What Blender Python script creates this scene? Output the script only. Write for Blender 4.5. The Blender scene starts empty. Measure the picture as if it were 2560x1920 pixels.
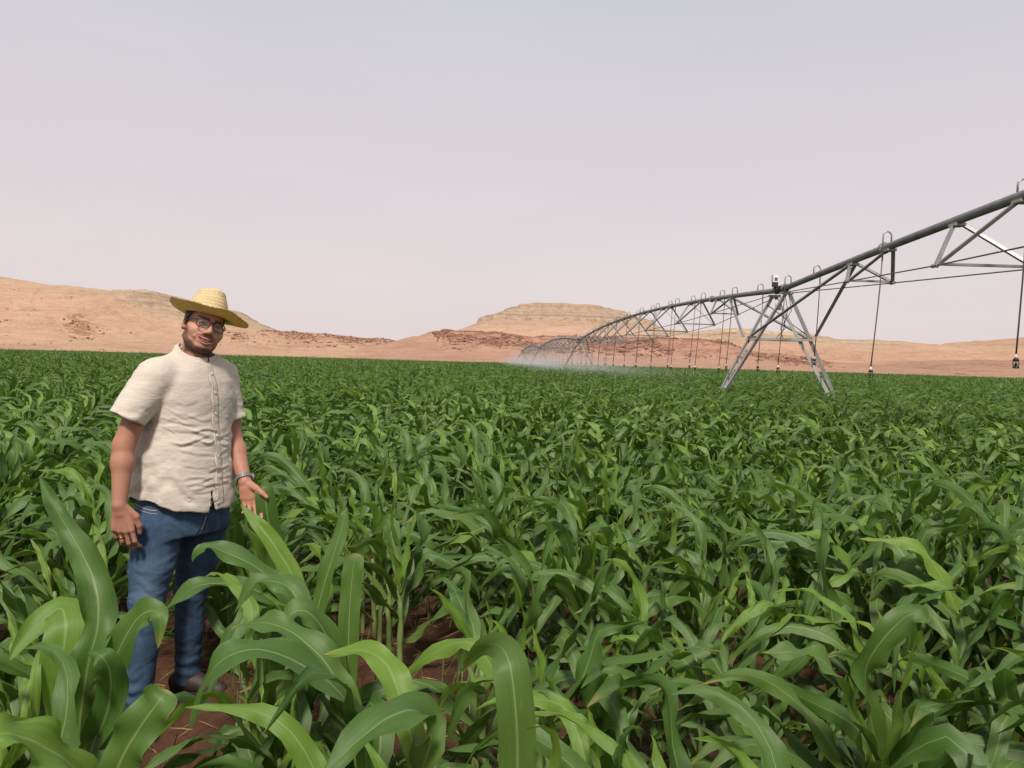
import bpy, bmesh, math, random
import numpy as np
from mathutils import Vector, Matrix

# ------------------------------------------------------------------ camera, sky, sun, exposure
S = bpy.context.scene
COL = S.collection
CAM_H, PITCH, ROLL, FPX = 1.55, math.radians(1.76), math.radians(1.63), 1922.0   # photo is 2560 x 1920
cd = bpy.data.cameras.new('camera'); cam = bpy.data.objects.new('camera', cd); COL.objects.link(cam)
cd.sensor_width = 36; cd.sensor_fit = 'HORIZONTAL'; cd.lens = 36 * FPX / 2560
cd.clip_start = 0.05; cd.clip_end = 20000
CAM_R = Matrix.Rotation(math.pi / 2 - PITCH, 3, 'X') @ Matrix.Rotation(ROLL, 3, 'Z')
cam.matrix_world = Matrix.Translation((0, 0, CAM_H)) @ CAM_R.to_4x4()
S.camera = cam

SUN_EL, SUN_AZ = math.radians(53), math.radians(184)      # azimuth clockwise from +Y: behind the camera, a little to the left
w = bpy.data.worlds.new('World'); S.world = w; w.use_nodes = True
wn = w.node_tree; wn.nodes.clear()
wo = wn.nodes.new('ShaderNodeOutputWorld'); bg = wn.nodes.new('ShaderNodeBackground')
sky = wn.nodes.new('ShaderNodeTexSky'); sky.sky_type = 'NISHITA'; sky.sun_disc = False
sky.sun_elevation = SUN_EL; sky.sun_rotation = SUN_AZ; sky.dust_density = 6.0; sky.air_density = 1.0; sky.ozone_density = 1.0; sky.altitude = 400
# dust-laden air: the clear sky is veiled by an even pinkish grey haze, thickest at the horizon
tc = wn.nodes.new('ShaderNodeTexCoord'); sp = wn.nodes.new('ShaderNodeSeparateXYZ')
rp = wn.nodes.new('ShaderNodeValToRGB')
els = rp.color_ramp.elements
els[0].position = 0.0; els[0].color = (7.75, 6.75, 6.7, 1)
els[1].position = 1.0; els[1].color = (4.6, 4.9, 5.5, 1)
for p, c in ((0.12, (7.45, 6.6, 6.65, 1)), (0.28, (6.8, 6.3, 6.55, 1)), (0.5, (5.6, 5.75, 6.25, 1))):
    e = els.new(p); e.color = c
mx = wn.nodes.new('ShaderNodeMix'); mx.data_type = 'RGBA'; mx.inputs[0].default_value = 0.88
# very faint thin cloud streaks in the veil
mp_ = wn.nodes.new('ShaderNodeMapping'); mp_.inputs['Scale'].default_value = (1.2, 1.2, 5.0); mp_.inputs['Rotation'].default_value = (0.2, 0.1, 0.5)
nz = wn.nodes.new('ShaderNodeTexNoise'); nz.inputs['Scale'].default_value = 1.6; nz.inputs['Detail'].default_value = 5
mr = wn.nodes.new('ShaderNodeMapRange'); mr.inputs[1].default_value = 0.3; mr.inputs[2].default_value = 0.75; mr.inputs[3].default_value = 0.975; mr.inputs[4].default_value = 1.03
vm = wn.nodes.new('ShaderNodeVectorMath'); vm.operation = 'SCALE'
L_ = wn.links.new
L_(tc.outputs['Generated'], sp.inputs[0]); L_(sp.outputs['Z'], rp.inputs[0])
L_(tc.outputs['Generated'], mp_.inputs[0]); L_(mp_.outputs[0], nz.inputs['Vector']); L_(nz.outputs['Fac'], mr.inputs[0])
L_(sky.outputs[0], mx.inputs[6]); L_(rp.outputs[0], mx.inputs[7])
L_(mx.outputs[2], vm.inputs[0]); L_(mr.outputs[0], vm.inputs['Scale'])
L_(vm.outputs[0], bg.inputs['Color']); bg.inputs['Strength'].default_value = 0.1
L_(bg.outputs[0], wo.inputs[0])

sl = bpy.data.lights.new('sun', 'SUN'); sun = bpy.data.objects.new('sun', sl); COL.objects.link(sun)
sl.energy = 4.1; sl.angle = math.radians(9); sl.color = (1.0, 0.93, 0.84)     # a veiled sun: soft shadows
sd = Vector((math.sin(SUN_AZ) * math.cos(SUN_EL), math.cos(SUN_AZ) * math.cos(SUN_EL), math.sin(SUN_EL)))
sun.rotation_euler = sd.to_track_quat('Z', 'Y').to_euler()

S.view_settings.view_transform = 'Standard'; S.view_settings.look = 'None'
S.view_settings.exposure = 0.16; S.view_settings.gamma = 1.0; S.view_settings.use_curve_mapping = False
S.render.engine = 'CYCLES'
S.cycles.use_denoising = True
try: S.cycles.denoiser = 'OPENIMAGEDENOISE'
except Exception: pass
S.cycles.max_bounces = 8; S.cycles.diffuse_bounces = 3; S.cycles.glossy_bounces = 3
S.cycles.transmission_bounces = 6; S.cycles.transparent_max_bounces = 8; S.cycles.volume_bounces = 1
S.cycles.volume_step_rate = 2.0; S.cycles.volume_max_steps = 128
S.cycles.caustics_reflective = False; S.cycles.caustics_refractive = False

rng = np.random.default_rng(11)
random.seed(5)

# ------------------------------------------------------------------ helpers
def at_y(px, py, y):
    """World point on the line of sight of photo pixel (px, py) at depth y."""
    d = CAM_R @ Vector(((px - 1280) / FPX, -(py - 960) / FPX, -1.0))
    return Vector((0, 0, CAM_H)) + d * (y / d.y)

def tag(o, label=None, cat=None, group=None, kind=None):
    if label: o['label'] = label
    if cat: o['category'] = cat
    if group: o['group'] = group
    if kind: o['kind'] = kind
    return o

def empty(name, loc=(0, 0, 0), rz=0.0, parent=None):
    o = bpy.data.objects.new(name, None); COL.objects.link(o)
    o.location = loc; o.rotation_euler = (0, 0, rz); o.empty_display_size = 0.1
    if parent: o.parent = parent
    return o

def link(name, me, parent=None, loc=None, rot=None, scale=None):
    o = bpy.data.objects.new(name, me); COL.objects.link(o)
    if parent: o.parent = parent
    if loc is not None: o.location = loc
    if rot is not None: o.rotation_euler = rot
    if scale is not None: o.scale = scale
    return o

def mesh(name, V, F, mat=None, smooth=True, uv=None, attrs=None):
    me = bpy.data.meshes.new(name)
    V = np.asarray(V, dtype=np.float32)
    if isinstance(F, np.ndarray):
        n, k = F.shape
        me.vertices.add(len(V)); me.vertices.foreach_set('co', V.ravel())
        me.loops.add(n * k); me.loops.foreach_set('vertex_index', F.astype(np.int32).ravel())
        me.polygons.add(n); me.polygons.foreach_set('loop_start', np.arange(0, n * k, k, dtype=np.int32))
        me.update(calc_edges=True); me.validate()
    else:
        me.from_pydata([tuple(v) for v in V], [], F); me.update()
    if uv is not None:       # one uv per vertex
        ul = me.uv_layers.new(name='UVMap')
        li = np.empty(len(me.loops), dtype=np.int32); me.loops.foreach_get('vertex_index', li)
        ul.data.foreach_set('uv', np.asarray(uv, dtype=np.float32)[li].ravel())
    for k, (typ, dat) in (attrs or {}).items():
        a = me.attributes.new(k, typ, 'POINT')
        a.data.foreach_set('color' if typ == 'FLOAT_COLOR' else ('vector' if typ == 'FLOAT_VECTOR' else 'value'), np.asarray(dat).ravel())
    if mat is not None: me.materials.append(mat)
    if smooth: me.polygons.foreach_set('use_smooth', np.ones(len(me.polygons), dtype=bool))
    return me

def grid_faces(nu, nv, wrap=False):
    """Quads for vertices numbered i * nv + j, i in rows, j along the row."""
    i = np.arange(nu - 1)[:, None]; j = np.arange(nv if wrap else nv - 1)[None, :]
    a = i * nv + j; b = i * nv + (j + 1) % nv
    return np.stack([a, b, b + nv, a + nv], -1).reshape(-1, 4)

def tube_arrays(pts, rad, sides=8, caps=True):
    """Tube along a polyline; rad may be a list."""
    P = np.asarray(pts, dtype=float); n = len(P)
    r = np.broadcast_to(np.asarray(rad, dtype=float), (n,))
    T = np.gradient(P, axis=0); T /= np.linalg.norm(T, axis=1)[:, None] + 1e-12
    up = np.array([0, 0, 1.0]) if abs(T[0, 2]) < 0.9 else np.array([1.0, 0, 0])
    U = np.cross(T[0], up); U /= np.linalg.norm(U)
    V = []
    for i in range(n):
        U = U - T[i] * (U @ T[i]); U /= np.linalg.norm(U) + 1e-12
        W = np.cross(T[i], U)
        a = np.arange(sides) * 2 * math.pi / sides
        V.append(P[i] + r[i] * (np.cos(a)[:, None] * U + np.sin(a)[:, None] * W))
    V = np.concatenate(V); F = grid_faces(n, sides, True).tolist()
    F = [f[::-1] for f in F]
    if caps:
        F.append(list(range(sides))); F.append(list(range(n * sides - 1, (n - 1) * sides - 1, -1)))
    return V, F

class MB:
    """Collects shapes into one mesh."""
    def __init__(s): s.V = []; s.F = []; s.n = 0
    def add(s, V, F):
        V = np.asarray(V, dtype=float)
        s.V.append(V); s.F += [[int(i) + s.n for i in f] for f in F]; s.n += len(V); return s
    def tube(s, pts, r, sides=8, caps=True): return s.add(*tube_arrays(pts, r, sides, caps))
    def box(s, c, size, M=None):
        c = np.asarray(c, float); h = np.asarray(size, float) / 2
        V = np.array([[x, y, z] for x in (-1, 1) for y in (-1, 1) for z in (-1, 1)]) * h
        if M is not None: V = V @ np.asarray(M, float).T
        return s.add(V + c, [[0, 1, 3, 2], [4, 6, 7, 5], [0, 4, 5, 1], [2, 3, 7, 6], [0, 2, 6, 4], [1, 5, 7, 3]])
    def lathe(s, prof, c=(0, 0, 0), sides=12, M=None):
        a = np.arange(sides) * 2 * math.pi / sides
        V = np.array([[r * math.cos(t), r * math.sin(t), z] for r, z in prof for t in a])
        if M is not None: V = V @ np.asarray(M, float).T
        F = grid_faces(len(prof), sides, True).tolist() + [list(range(sides))[::-1], list(range((len(prof) - 1) * sides, len(prof) * sides))]
        return s.add(V + np.asarray(c, float), F)
    def build(s, name, mat, parent=None, smooth=True):
        return link(name, mesh(name, np.concatenate(s.V), s.F, mat, smooth), parent)

# numpy value noise, -1..1
_P = np.random.default_rng(3).permutation(512).astype(np.int64)
_G = np.random.default_rng(4).uniform(-1, 1, 512)
def vnoise(x, y, z):
    x, y, z = np.broadcast_arrays(np.asarray(x, float), np.asarray(y, float), np.asarray(z, float))
    xi = np.floor(x).astype(np.int64); yi = np.floor(y).astype(np.int64); zi = np.floor(z).astype(np.int64)
    u, v, t = x - xi, y - yi, z - zi
    u, v, t = (q * q * q * (q * (q * 6 - 15) + 10) for q in (u, v, t))
    def h(a, b, c): return _G[_P[(_P[(_P[a & 511] + b) & 511] + c) & 511]]
    r = 0
    for da in (0, 1):
        for db in (0, 1):
            for dc in (0, 1):
                r = r + h(xi + da, yi + db, zi + dc) * (u if da else 1 - u) * (v if db else 1 - v) * (t if dc else 1 - t)
    return r
def fbm(x, y, z, o=4, gain=0.5):
    r = 0; a = 1.0
    for k in range(o):
        r = r + a * vnoise(x * 2 ** k + 17 * k, y * 2 ** k, z * 2 ** k); a *= gain
    return r

# ------------------------------------------------------------------ materials
class NT:
    def __init__(s, name):
        s.m = bpy.data.materials.new(name); s.m.use_nodes = True; s.t = s.m.node_tree; s.t.nodes.clear()
        s.out = s.t.nodes.new('ShaderNodeOutputMaterial')
    def n(s, typ, _ins=None, **props):
        nd = s.t.nodes.new('ShaderNode' + typ)
        for k, v in props.items(): setattr(nd, k, v)
        for k, v in (_ins or {}).items(): s.set(nd.inputs[k], v)
        return nd
    def set(s, sock, v):
        if isinstance(v, bpy.types.NodeSocket): s.t.links.new(v, sock)
        elif isinstance(v, bpy.types.Node): s.t.links.new(v.outputs[0], sock)
        else:
            if sock.type == 'RGBA' and len(v) == 3: v = (*v, 1)
            sock.default_value = v
    def mix(s, f, a, b, mode='MIX'):
        nd = s.t.nodes.new('ShaderNodeMix'); nd.data_type = 'RGBA'; nd.blend_type = mode
        s.set(nd.inputs[0], f); s.set(nd.inputs[6], a); s.set(nd.inputs[7], b); return nd.outputs[2]
    def math(s, op, a, b=0.0, c=0.0):
        nd = s.t.nodes.new('ShaderNodeMath'); nd.operation = op
        s.set(nd.inputs[0], a); s.set(nd.inputs[1], b); s.set(nd.inputs[2], c); return nd.outputs[0]
    def ramp(s, f, stops, interp='LINEAR'):
        nd = s.t.nodes.new('ShaderNodeValToRGB'); nd.color_ramp.interpolation = interp
        e = nd.color_ramp.elements
        while len(e) < len(stops): e.new(0.5)
        for q, (p, c) in zip(e, stops):
            q.position = p; q.color = (c, c, c, 1) if isinstance(c, (int, float)) else (*c, 1)
        s.set(nd.inputs[0], f); return nd.outputs[0]
    def noise(s, vec=None, scale=5, detail=4, rough=0.55, dist=0.0):
        nd = s.n('TexNoise', {'Scale': scale, 'Detail': detail, 'Roughness': rough, 'Distortion': dist})
        if vec is not None: s.set(nd.inputs['Vector'], vec)
        return nd.outputs['Fac']
    def mapping(s, vec, scale=(1, 1, 1), loc=(0, 0, 0), rot=(0, 0, 0)):
        return s.n('Mapping', {'Vector': vec, 'Scale': scale, 'Location': loc, 'Rotation': rot}).outputs[0]
    def obj(s): return s.n('TexCoord').outputs['Object']
    def bump(s, h, strength=0.3, dist=0.01):
        return s.n('Bump', {'Height': h, 'Strength': strength, 'Distance': dist}).outputs[0]
    def pbr(s, col, rough=0.6, metal=0.0, spec=0.5, normal=None, **kw):
        p = s.n('BsdfPrincipled', {'Base Color': col, 'Roughness': rough, 'Metallic': metal, 'Specular IOR Level': spec})
        if normal is not None: s.set(p.inputs['Normal'], normal)
        for k, v in kw.items(): s.set(p.inputs[k.replace('_', ' ')], v)
        s.t.links.new(p.outputs[0], s.out.inputs[0]); return p

def simple(name, col, rough=0.6, metal=0.0, var=0.12, scale=20, bump=0.0, spec=0.5):
    t = NT(name); o = t.obj(); n = t.noise(o, scale, 5)
    lo = tuple(c * (1 - var) for c in col); hi = tuple(min(1, c * (1 + var)) for c in col)
    c = t.ramp(n, [(0.25, lo), (0.75, hi)])
    t.pbr(c, rough, metal, spec, t.bump(n, bump, 0.005) if bump else None)
    return t.m
# ------------------------------------------------------------------ ground and hills
def soil_mat():
    t = NT('red_soil'); o = t.n('NewGeometry').outputs['Position']
    a = t.noise(o, 1.3, 6); b = t.noise(o, 28, 6, 0.65); c = t.noise(o, 140, 3)
    col = t.ramp(a, [(0.3, (0.060, 0.025, 0.013)), (0.7, (0.100, 0.043, 0.022))])
    col = t.mix(t.ramp(b, [(0.42, 0.0), (0.75, 0.55)]), col, (0.14, 0.075, 0.044))
    col = t.mix(t.ramp(b, [(0.2, 0.6), (0.42, 0.0)]), col, (0.055, 0.022, 0.012))
    h = t.math('ADD', b, t.math('MULTIPLY', c, 0.3))
    t.pbr(col, 0.92, 0, 0.2, t.bump(h, 0.9, 0.03)); return t.m
def sand_mat():
    t = NT('desert_sand'); o = t.n('NewGeometry').outputs['Position']
    a = t.noise(o, 0.02, 5); b = t.noise(o, 0.35, 6, 0.7)
    col = t.ramp(a, [(0.3, (0.40, 0.225, 0.14)), (0.7, (0.52, 0.31, 0.185))])
    col = t.mix(t.ramp(b, [(0.5, 0.0), (0.8, 0.5)]), col, (0.30, 0.155, 0.095))
    t.pbr(col, 0.95, 0, 0.1, t.bump(b, 0.4, 0.2)); return t.m
def hill_mat(name, sand, sand2, rock, lo, hi, patch=0.05, grain=0.5, strata=0.0, top=None):
    """Sand with rock showing through in patches; 'rocky' vertex attribute says how much rock there is."""
    t = NT(name); o = t.n('NewGeometry').outputs['Position']
    r = t.n('Attribute', attribute_name='rocky').outputs['Fac']
    big = t.noise(t.mapping(o, (1, 1, 2.5)), patch, 5, 0.6, 0.6)
    fine = t.noise(t.mapping(o, (1, 1, 1.6)), grain, 6, 0.72)
    tiny = t.noise(o, grain * 4, 4, 0.7)
    col = t.mix(t.ramp(big, [(0.3, 0.0), (0.7, 1.0)]), sand, sand2)
    col = t.mix(t.ramp(tiny, [(0.38, 0.0), (0.72, 0.6)]), col, tuple(0.58 * c for c in sand2)); col = t.mix(t.ramp(t.noise(t.mapping(o, (.35, .35, 3.0)), .12, 5, .7, 1.2), [(.48, 0.), (.62, .45)]), col, tuple(0.68 * c for c in sand2))
    if top is not None:
        s = t.n('Attribute', attribute_name='cap').outputs['Fac']
        zz = t.n('SeparateXYZ', {0: o}).outputs['Z']
        band = t.noise(t.n('CombineXYZ', {'X': 0.0, 'Y': 0.0, 'Z': t.math('ADD', zz, t.math('MULTIPLY', big, 3.0))}).outputs[0], strata, 4, 0.6)
        cc = t.ramp(band, [(0.32, tuple(0.5 * c for c in top)), (0.5, top), (0.68, tuple(min(1, 1.12 * c) for c in top))])
        cc = t.mix(t.ramp(fine, [(0.42, 0.0), (0.7, 0.75)]), cc, tuple(0.5 * c for c in top))
        col = t.mix(s, col, cc)
    k = t.math('ADD', t.math('MULTIPLY', t.math('SUBTRACT', fine, 0.5), 3.6), t.math('ADD', t.math('MULTIPLY', t.math('SUBTRACT', big, 0.5), 1.5), r))
    col = t.mix(t.ramp(k, [(lo, 0.0), (hi, 1.0)]), col, t.mix(tiny, rock, tuple(1.9 * c for c in rock)))
    t.pbr(col, 0.95, 0, 0.08, t.bump(t.math('ADD', fine, t.math('MULTIPLY', tiny, 0.4)), 0.75, 1.6)); return t.m

g = mesh('desert_ground', [(-9000, -300, -0.20), (9000, -300, -0.20), (9000, 14000, -0.20), (-9000, 14000, -0.20)], [[0, 1, 2, 3]], sand_mat(), False)
tag(link('desert_ground', g), 'flat sandy desert ground beyond the field', 'ground', kind='structure')

# the ploughed red soil of the field, gently uneven in the near rows
ROW = Vector((-0.415, 0.910, 0)).normalized()           # row direction
ACR = Vector((ROW.y, -ROW.x, 0))                        # across the rows, to the right
ROWGAP = 0.70
def soil_z(x, y):
    """Furrow relief: soil slightly ridged along the rows, cloddy."""
    p = x * ACR.x + y * ACR.y
    return 0.028 * np.cos((p - 0.34) / ROWGAP * 2 * math.pi) + 0.018 * fbm(x * 3.1, y * 3.1, 0.3, 4) + 0.012 * vnoise(x * 17, y * 17, 2.0)
xs = np.linspace(-8, 8, 260); ys = np.linspace(-2, 12, 230)
X, Y = np.meshgrid(xs, ys); Zs = soil_z(X, Y)
edge = np.clip(np.minimum(np.minimum(X + 8, 8 - X), np.minimum(Y + 2, 12 - Y)) / 0.8, 0, 1)
Zs = (Zs + 0.01) * edge - 0.06 * (1 - edge)
soil_m = soil_mat()
tag(link('soil', mesh('soil', np.stack([X, Y, Zs], -1).reshape(-1, 3), grid_faces(len(ys), len(xs)), soil_m)), 'reddish brown ploughed soil between the nearest maize rows', 'soil', kind='structure')
# rest of the field soil: a ring-shaped sheet out to the field edge
FIELD_R = 186.0
a = np.linspace(0, 2 * math.pi, 97)[:-1]
ring = [(4 + FIELD_R * math.cos(q), 0.5 + FIELD_R * math.sin(q), -0.056) for q in a]
ob = [(x, y, -0.056) for x, y in ((-7.99, -1.99), (7.99, -1.99), (7.99, 11.99), (-7.99, 11.99))]
bm = bmesh.new(); rv = [bm.verts.new(v) for v in ring]; iv = [bm.verts.new(v) for v in ob]
ed = [bm.edges.new((rv[i], rv[(i + 1) % 96])) for i in range(96)] + [bm.edges.new((iv[i], iv[(i + 1) % 4])) for i in range(4)]
bmesh.ops.triangle_fill(bm, use_beauty=True, use_dissolve=False, edges=ed)
me = bpy.data.meshes.new('field_soil'); bm.to_mesh(me); bm.free(); me.materials.append(soil_m)
tag(link('field_soil', me), 'reddish soil under the wide maize field', 'soil', kind='structure')

HILL_Z = {}
def hill(name, sky_px, D, prof, mat, rocky, cap=None, cols=320, rows=90, gully=1.0, seed=0, back=160, label=None):
    """A ridge: sky_px is its crest as (px, py) seen at depth D; prof lists (depth, share of the crest height) down its face."""
    pts = [at_y(px, py, D) for px, py in sky_px]
    x0, x1 = pts[0].x, pts[-1].x
    xs = np.linspace(x0, x1, cols)
    crest = np.interp(xs, [p.x for p in pts], [p.z for p in pts])
    pd = np.array([p[0] for p in prof]); ph = np.array([p[1] for p in prof])
    ys = np.concatenate([np.linspace(pd[0], D, rows - 14), np.linspace(D, D + back, 15)[1:]])
    Xg, Yg = np.meshgrid(xs, ys)
    wob = 7.0 * gully * fbm(Xg * 0.018 + seed, seed * 1.7, Yg * 0.004, 4)            # spurs and gullies run down the face
    f = np.interp(np.clip(Yg + wob * np.clip((D - Yg) / 40, 0, 1) * np.clip((Yg - pd[0]) / 30, 0, 1), pd[0], D), pd, ph)
    f = np.where(Yg > D, 1 - 0.10 * (Yg - D) / back, f)
    Zg = f * crest[None, :]
    mid = np.clip(f * (1.15 - f) * 3, 0, 1)
    Zg = Zg + mid * gully * (0.9 * fbm(Xg * 0.045, Yg * 0.045, seed, 5) + 0.35 * fbm(Xg * 0.3, Yg * 0.3, seed + 5, 3))
    Zg = Zg + 0.22 * gully * fbm(Xg * 0.25, 3.0, Yg * 0.02 + seed, 3) * np.clip(f, 0, 1)
    e = np.minimum(np.arange(cols), np.arange(cols)[::-1]) / 14.0
    Zg = Zg * np.clip(e, 0, 1)[None, :] - 0.3 * (1 - np.clip(e, 0, 1))[None, :]
    Zg[0] = -0.4; Zg[-1] = -0.4
    px = 1280 + FPX * Xg / Yg
    rk = rocky(px, f, Xg, Yg); cp = cap(px, f, Xg, Yg) if cap else np.zeros_like(f)
    me = mesh(name, np.stack([Xg, Yg, Zg], -1).reshape(-1, 3), grid_faces(len(ys), cols), mat, True,
              attrs={'rocky': ('FLOAT', rk.astype(np.float32)), 'cap': ('FLOAT', cp.astype(np.float32))})
    o = tag(link(name, me), label, 'hill', kind='structure')
    HILL_Z[name] = (xs, ys, Zg)
    return o
def hill_z(name, x, y):
    xs, ys, Z = HILL_Z[name]
    i = min(max(np.searchsorted(ys, y), 1), len(ys) - 1); j = min(max(np.searchsorted(xs, x), 1), len(xs) - 1)
    v = (y - ys[i - 1]) / (ys[i] - ys[i - 1]); u = (x - xs[j - 1]) / (xs[j] - xs[j - 1])
    return float((Z[i - 1, j - 1] * (1 - u) + Z[i - 1, j] * u) * (1 - v) + (Z[i, j - 1] * (1 - u) + Z[i, j] * u) * v)
def bump2(px, f, cx, cf, sx, sf): return np.exp(-((px - cx) / sx) ** 2 - ((f - cf) / sf) ** 2)

SAND, SAND2, ROCK = (0.535, 0.345, 0.24), (0.465, 0.283, 0.19), (0.15, 0.068, 0.038)
m_left = hill_mat('plateau_sand', (0.544, 0.354, 0.245), (0.481, 0.295, 0.191), (0.20, 0.11, 0.065), 0.72, 1.0, 0.035, 0.22, 0.22, (0.45, 0.325, 0.22))
hill('plateau', [(-420, 640), (-200, 668), (0, 691), (45, 702), (95, 709), (158, 713), (226, 720), (294, 726), (362, 726), (384, 729), (396, 738), (420, 755), (480, 786), (545, 806), (600, 822), (660, 838), (740, 858), (800, 868)],
     450, [(192, 0), (222, .035), (262, .075), (300, .17), (350, .43), (405, .75), (430, .9), (440, .95), (450, 1)], m_left,
     lambda px, f, X, Y: 0.16 + 0.95 * bump2(px, f, 205, .40, 48, .13) + 0.75 * bump2(px, f, 172, .80, 22, .07) + 0.6 * bump2(px, f, 12, .32, 24, .06) + 0.5 * bump2(px, f, 60, .50, 70, .04) + 0.35 * bump2(px, f, 90, .16, 120, .05) + 0.4 * bump2(px, f, 250, .93, 120, .025) + 0.35 * bump2(px, f, 250, .26, 50, .06),
     lambda px, f, X, Y: np.clip((f - 0.74) / 0.12, 0, 1) * np.clip((px - 60) / 260, 0.25, 1), cols=480, rows=130, gully=1.5, seed=2.2, label='long pale sandy plateau rising behind the man')
m_mid = hill_mat('low_hill_sand', SAND, SAND2, (0.22, 0.11, 0.068), 0.50, .85, 0.06, 0.32)
hill('hill', [(440, 848), (500, 826), (560, 818), (619, 820), (681, 827), (789, 834), (862, 838), (916, 847), (970, 849), (1000, 853), (1060, 868), (1140, 884)],
     380, [(196, 0), (235, .12), (275, .22), (310, .45), (350, .82), (380, 1)], m_mid,
     lambda px, f, X, Y: 0.1 + 0.36 * np.clip((f - .3) * 3, 0, 1) * np.clip((px - 640) / 40, 0, 1) + 0.35 * bump2(px, f, 600, .62, 40, .16), cols=300, gully=1.3, seed=7.1, label='low sandy hill with brown rock in front of the plateau')
# the flat-topped mesa: height from the distance inside its footprint, so its rock bands lie level
def mesa():
    xs = np.linspace(-140, 240, 340); ys = np.linspace(530, 950, 200)
    X, Y = np.meshgrid(xs, ys)
    wob = 7 * fbm(X * 0.02, Y * 0.02, 4.0, 4) + 1.6 * fbm(X * 0.14, Y * 0.14, 1.0, 4)
    d = np.minimum(np.minimum(X + 104, (206 - X)), np.minimum((Y - 548) * 1.0, (940 - Y))) + wob * .75; d = d - 14 * np.exp(-((np.minimum(X + 104, 206 - X) - (Y - 548)) / 45.0) ** 2)
    dd = [0, 25, 55, 76, 77.5, 88, 98, 99.2, 112, 140, 300]; zz = [0, 9, 24, 34.5, 38, 42.5, 47, 49.5, 52, 53, 53.5]
    Z = np.interp(d, dd, zz)
    Z = np.minimum(Z, 53.5 - 0.05 * np.clip(X - 8, 0, None) - 0.0009 * np.clip(X - 40, 0, None) ** 2 + 0.5 * vnoise(X * 0.05, Y * 0.05, 0.1))
    Z = Z + 0.5 * fbm(X * 0.1, Y * 0.1, 9.0, 4) * np.clip(Z / 20, 0, 1)
    Z = np.where(d <= 0, -0.4, Z)
    cp = np.clip((Z - 27) / 9, 0, 1); rk = 0.03 + 0.75 * np.exp(-((Z - 36.3) / 1.6) ** 2) + 0.6 * np.exp(-((Z - 48) / 1.4) ** 2) + 0.25 * (1 - np.clip(Z / 16, 0, 1))
    mt = hill_mat('mesa_rock', (0.517, 0.340, 0.241), (0.454, 0.286, 0.201), (0.19, 0.11, 0.075), 0.62, 0.95, 0.05, 0.22, 0.35, (0.385, 0.275, 0.195))
    me = mesh('mesa', np.stack([X, Y, Z], -1).reshape(-1, 3), grid_faces(len(ys), len(xs)), mt, True, attrs={'rocky': ('FLOAT', rk.astype(np.float32)), 'cap': ('FLOAT', cp.astype(np.float32))})
    tag(link('mesa', me), 'flat-topped pale mesa with banded rock rim at the centre', 'hill', kind='structure')
mesa()
m_right = hill_mat('ridge_sand', (0.508, 0.318, 0.218), (0.437, 0.260, 0.173), (0.20, 0.105, 0.07), 0.55, 1.0, 0.035, 0.2, 0.3, (0.45, 0.33, 0.23))
hill('ridge', [(1560, 880), (1610, 850), (1640, 833), (1660, 829), (1683, 824), (1705, 829), (1721, 832), (1759, 826), (1803, 821), (1856, 821), (1898, 827), (1940, 831), (2003, 831), (2031, 836), (2050, 846), (2088, 848), (2150, 850), (2246, 856), (2342, 861), (2438, 866), (2533, 865), (2560, 855), (2660, 838), (2900, 826)],
     560, [(330, 0), (370, .10), (420, .25), (480, .55), (525, .78), (532, .88), (545, .92), (549, .98), (560, 1)], m_right,
     lambda px, f, X, Y: 0.08 + 0.75 * bump2(px, f, 1850, .86, 170, .04) + 0.3 * bump2(px, f, 1850, .97, 170, .03) + 0.35 * bump2(px, f, 2050, .5, 250, .2),
     lambda px, f, X, Y: np.clip((f - 0.55) / 0.2, 0, 1) * np.clip((2320 - px) / 200, 0.15, 1), cols=420, rows=110, gully=1.7, seed=4.4, label='long sandstone ridge behind the irrigation tower')
m_dark = hill_mat('dark_hill_rock', (0.490, 0.291, 0.205), (0.419, 0.242, 0.168), (0.20, 0.095, 0.064), 0.45, 0.75, 0.08, 0.34)
hill('rocky_hill', [(840, 892), (880, 880), (934, 862), (988, 853), (1030, 842), (1053, 837), (1079, 828), (1133, 824), (1180, 826), (1223, 829), (1300, 837), (1367, 842), (1417, 839), (1493, 842), (1544, 838), (1620, 844), (1670, 844), (1746, 846), (1792, 851), (1813, 862), (1841, 875), (1860, 881), (1919, 888), (1993, 895), (2035, 911), (2090, 922), (2180, 930)],
     330, [(194, 0), (225, .10), (255, .19), (275, .30), (300, .62), (318, .9), (330, 1)], m_dark,
     lambda px, f, X, Y: np.clip((f - .22) * 1.6, 0, .52) * np.clip((px - 1060 - 60 * (1 - f)) / 40, 0, 1) + 0.04 + 0.3 * np.clip((f - .9) * 8, 0, 1), cols=460, rows=110, gully=1.2, seed=1.3, label='low hill covered in dark brown rock in front of the mesa')
hill('rise', [(1980, 922), (2040, 914), (2100, 909), (2160, 908), (2230, 915), (2300, 921), (2370, 927), (2430, 926), (2500, 918), (2560, 908), (2700, 898), (2850, 905)],
     290, [(196, 0), (230, .15), (260, .45), (290, 1)], hill_mat('rise_sand', (0.481, 0.295, 0.205), (0.419, 0.251, 0.173), (0.18, 0.085, 0.05), 0.5, 1.0, 0.08, 0.5),
     lambda px, f, X, Y: 0.05 + 0.5 * np.clip((f - .6) * 2.5, 0, 1), cols=220, rows=60, gully=0.5, seed=8.8, label='low sandy rise at the field edge below the ridge')

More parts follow.
